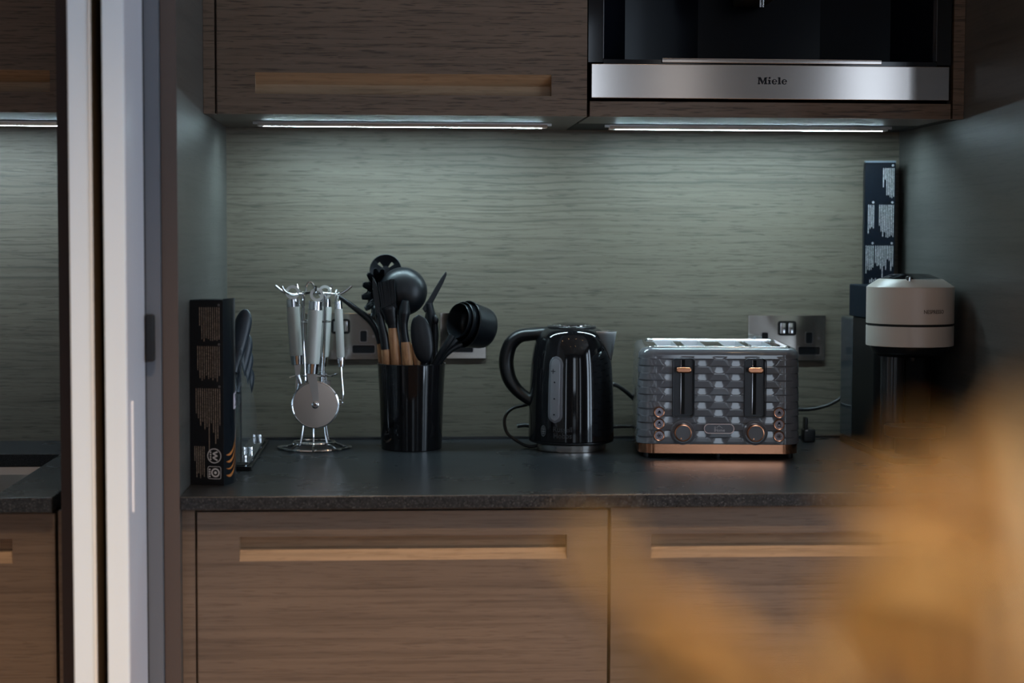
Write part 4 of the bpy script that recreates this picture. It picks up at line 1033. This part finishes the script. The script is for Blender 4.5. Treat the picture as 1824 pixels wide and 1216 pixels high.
bm = B(); o_ = outline(1.1245, 1.2265, -.310, -.130, .01); loft(bm, [[V(x, y, z) for x, y in o_] for z in (.2353, .2925)]); bevmod(obj('upper_body', bm, mat('deep_navy_plastic', (.005, .008, .013), .6, spec=.06), cm, at=at), .002)
bm = B(); lathe(bm, [(.0215, .018), (.0215, .19)], 40, (1.155, -.312, 0)); obj('front_column', bm, mat('column_plastic', (.02, .019, .019), .16), cm, at=at)
bm = B(); lathe(bm, [(.070, .1955), (.0719, .1962), (.0722, .1985), (.0722, .2285), (.0719, .2292)], 96, (mx, -.360, 0)); hd = obj('lower_head', bm, CREAM, cm, at=at)
bm = B(); lathe(bm, [(.0706, .2292), (.0706, .2335)], 72, (mx, -.360, 0)); obj('head_gap', bm, SHADOWB, cm, at=at)
bm = B(); lathe(bm, [(.0719, .2333), (.0722, .2340), (.0722, .2930), (.0712, .2945), (.0535, .3062), (.0500, .3068)], 96, (mx, -.360, 0)); hd = obj('upper_head', bm, CREAM, cm, at=at)
bm = B(); lathe(bm, [(.0500, .3060), (.0495, .3075), (.030, .3150), (.010, .3160)], 64, (mx, -.360, 0)); obj('lid', bm, BLACK, cm, at=at)
bm = B(); lathe(bm, [(.0505, .3060), (.0510, .3072), (.0495, .3078)], 64, (mx, -.360, 0), cap0=False, cap1=False); obj('lid_ring', bm, CHROME, cm, at=at)
bm = B(); box(bm, 1.1475, 1.1555, -.412, -.400, .3000, .3125, .0025); lv = obj('lock_tab', bm, BLACK2, cm, at=at)
bm = B(); box(bm, 1.1497, 1.1537, -.4145, -.410, .3010, .3115, .0015); obj('tab_face', bm, CHROME, lv, at=at)
bm = B(); lathe(bm, [(.052, .178), (.062, .186), (.066, .1956)], 56, (mx, -.360, 0)); obj('nozzle_housing', bm, BLACK2, cm, at=at)
bm = B(); lathe(bm, [(.006, .168), (.008, .179)], 20, (mx+.012, -.340, 0)); obj('coffee_outlet', bm, BLACK2, cm, at=at)
bm = B(); lathe(bm, [(.046, .0430), (.0500, .0450), (.0505, .0600), (.0490, .0625), (.044, .0615)], 64, (1.178, -.365, 0)); obj('cup_support', bm, SLATE, cm, at=at)
bm = B(); lathe(bm, [(.030, .0131), (.030, .0429)], 40, (1.178, -.355, 0)); obj('support_stem', bm, SLATE, cm, at=at)
Tx = text_bm('NESPRESSO', .0088, .00012, .0001, .86)
for v in Tx.verts:
    th = .285+v.co.x/.0722; v.co = V(mx+(.0727+v.co.z)*math.sin(th), -.360-(.0727+v.co.z)*math.cos(th), .2540+v.co.y)
obj('lettering', Tx, mat('brown_print', (.08, .065, .055), .5), cm, smooth=False, at=at)
bm = B(); box(bm, 1.1265, 1.2260, -.1485, -.064, .0140, .2320, .004); tk = obj('water_tank', bm, SMOKE, cm, at=at)
bm = B(); box(bm, 1.1290, 1.2235, -.146, -.0665, .0165, .2295, .003); bmesh.ops.reverse_faces(bm, faces=bm.faces)
iw = obj('tank_inside', bm, mat('tank_core', (.010, .011, .012), .25), tk, at=at)

# ------------------------------------------------------------------ island with a vase of dried amber leaves close to the camera
isl = thing('kitchen_island', 'oak kitchen island with dark stone top under the amber leaves', 'kitchen island', (.4, -3.0, FL)); at = (.4, -3.0, FL)
bb('worktop', -.2, 1.3, -3.20, -2.55, -.13, -.11, STONE, isl, at); bb('carcass', -.15, 1.25, -3.15, -2.60, FL, -.13, W_LOW, isl, at)
VX, VY = .445, -2.89
vs = thing('leaf_vase', 'vase of dried amber leaves, blurred in the near foreground at the lower right', 'plant', (VX, VY, -.11))
bm = B(); lathe(bm, [(.03, 0), (.045, .01), (.05, .06), (.03, .12), (.02, .15), (.022, .16), (.018, .155)], 32); obj('vase', bm, mat('vase_glaze', (.3, .28, .25), .3), vs)
leaves = [  # base px, tip px, width px, Y
    ((1790, 1330), (1745, 770), 150, -2.885), ((1900, 1250), (1830, 700), 150, -2.90), ((1690, 1350), (1600, 930), 120, -2.90),
    ((1560, 1330), (1430, 1180), 130, -2.87), ((1480, 1330), (1085, 1050), 120, -2.895), ((1300, 1340), (1180, 1180), 150, -2.88), ((1790, 1000), (1500, 860), 60, -2.905),
    ((1740, 1100), (1640, 760), 80, -2.90), ((1720, 1330), (1690, 900), 130, -2.905), ((1530, 1300), (1540, 1000), 90, -2.91), ((1840, 1330), (1790, 960), 150, -2.91), ((1230, 1330), (1130, 1090), 90, -2.905), ((1640, 1300), (1570, 960), 110, -2.89), ((1420, 1320), (1240, 1120), 120, -2.90), ((1150, 1120), (1080, 930), 45, -2.90), ((1180, 1130), (1010, 960), 60, -2.91), ((1850, 1100), (1560, 1010), 90, -2.93)]
for i, (b1, t1, wd, Y) in enumerate(leaves):
    a = P(*b1, Y); b = P(*t1, Y); s = FPX/(Y-CP.y); ax = b-a; L_n = ax.length; ax.normalize(); sd = ax.cross(V(0, 1, 0)).normalized()
    bm = B(); rows = []
    for k in range(13):
        u = k/12; hw = wd/2/s*(math.sin(PI*(u*.94+.04))**.7)*(1+.12*math.sin(u*26))
        c = a+ax*L_n*u+V(0, .01*math.sin(PI*u), 0)
        rows.append([c+sd*hw*v+V(0, .006*abs(v), 0) for v in (-1, -.5, 0, .5, 1)])
    loft(bm, rows, False, False, closed=False)
    lf = obj('leaf', bm, AMBER, vs, at=(VX, VY, -.11)); sm_ = lf.modifiers.new('thick', 'SOLIDIFY'); sm_.thickness = .0006
    bm = B(); e = V(VX, VY, .045); tube(bm, curve([a.lerp(b, .5), a, a.lerp(e, .5)+V(0, .0, .0), e, V(VX, VY, -.08)], 5), .0011, 6); obj('stem', bm, STEM, vs, at=(VX, VY, -.11))

# ------------------------------------------------------------------ flat faces stay flat next to rounded edges
for o in list(scn.objects):
    if o.type == 'MESH' and any(p.use_smooth for p in o.data.polygons):
        wn = o.modifiers.new('weighted', 'WEIGHTED_NORMAL'); wn.keep_sharp = True; wn.weight = 100; wn.mode = 'FACE_AREA'
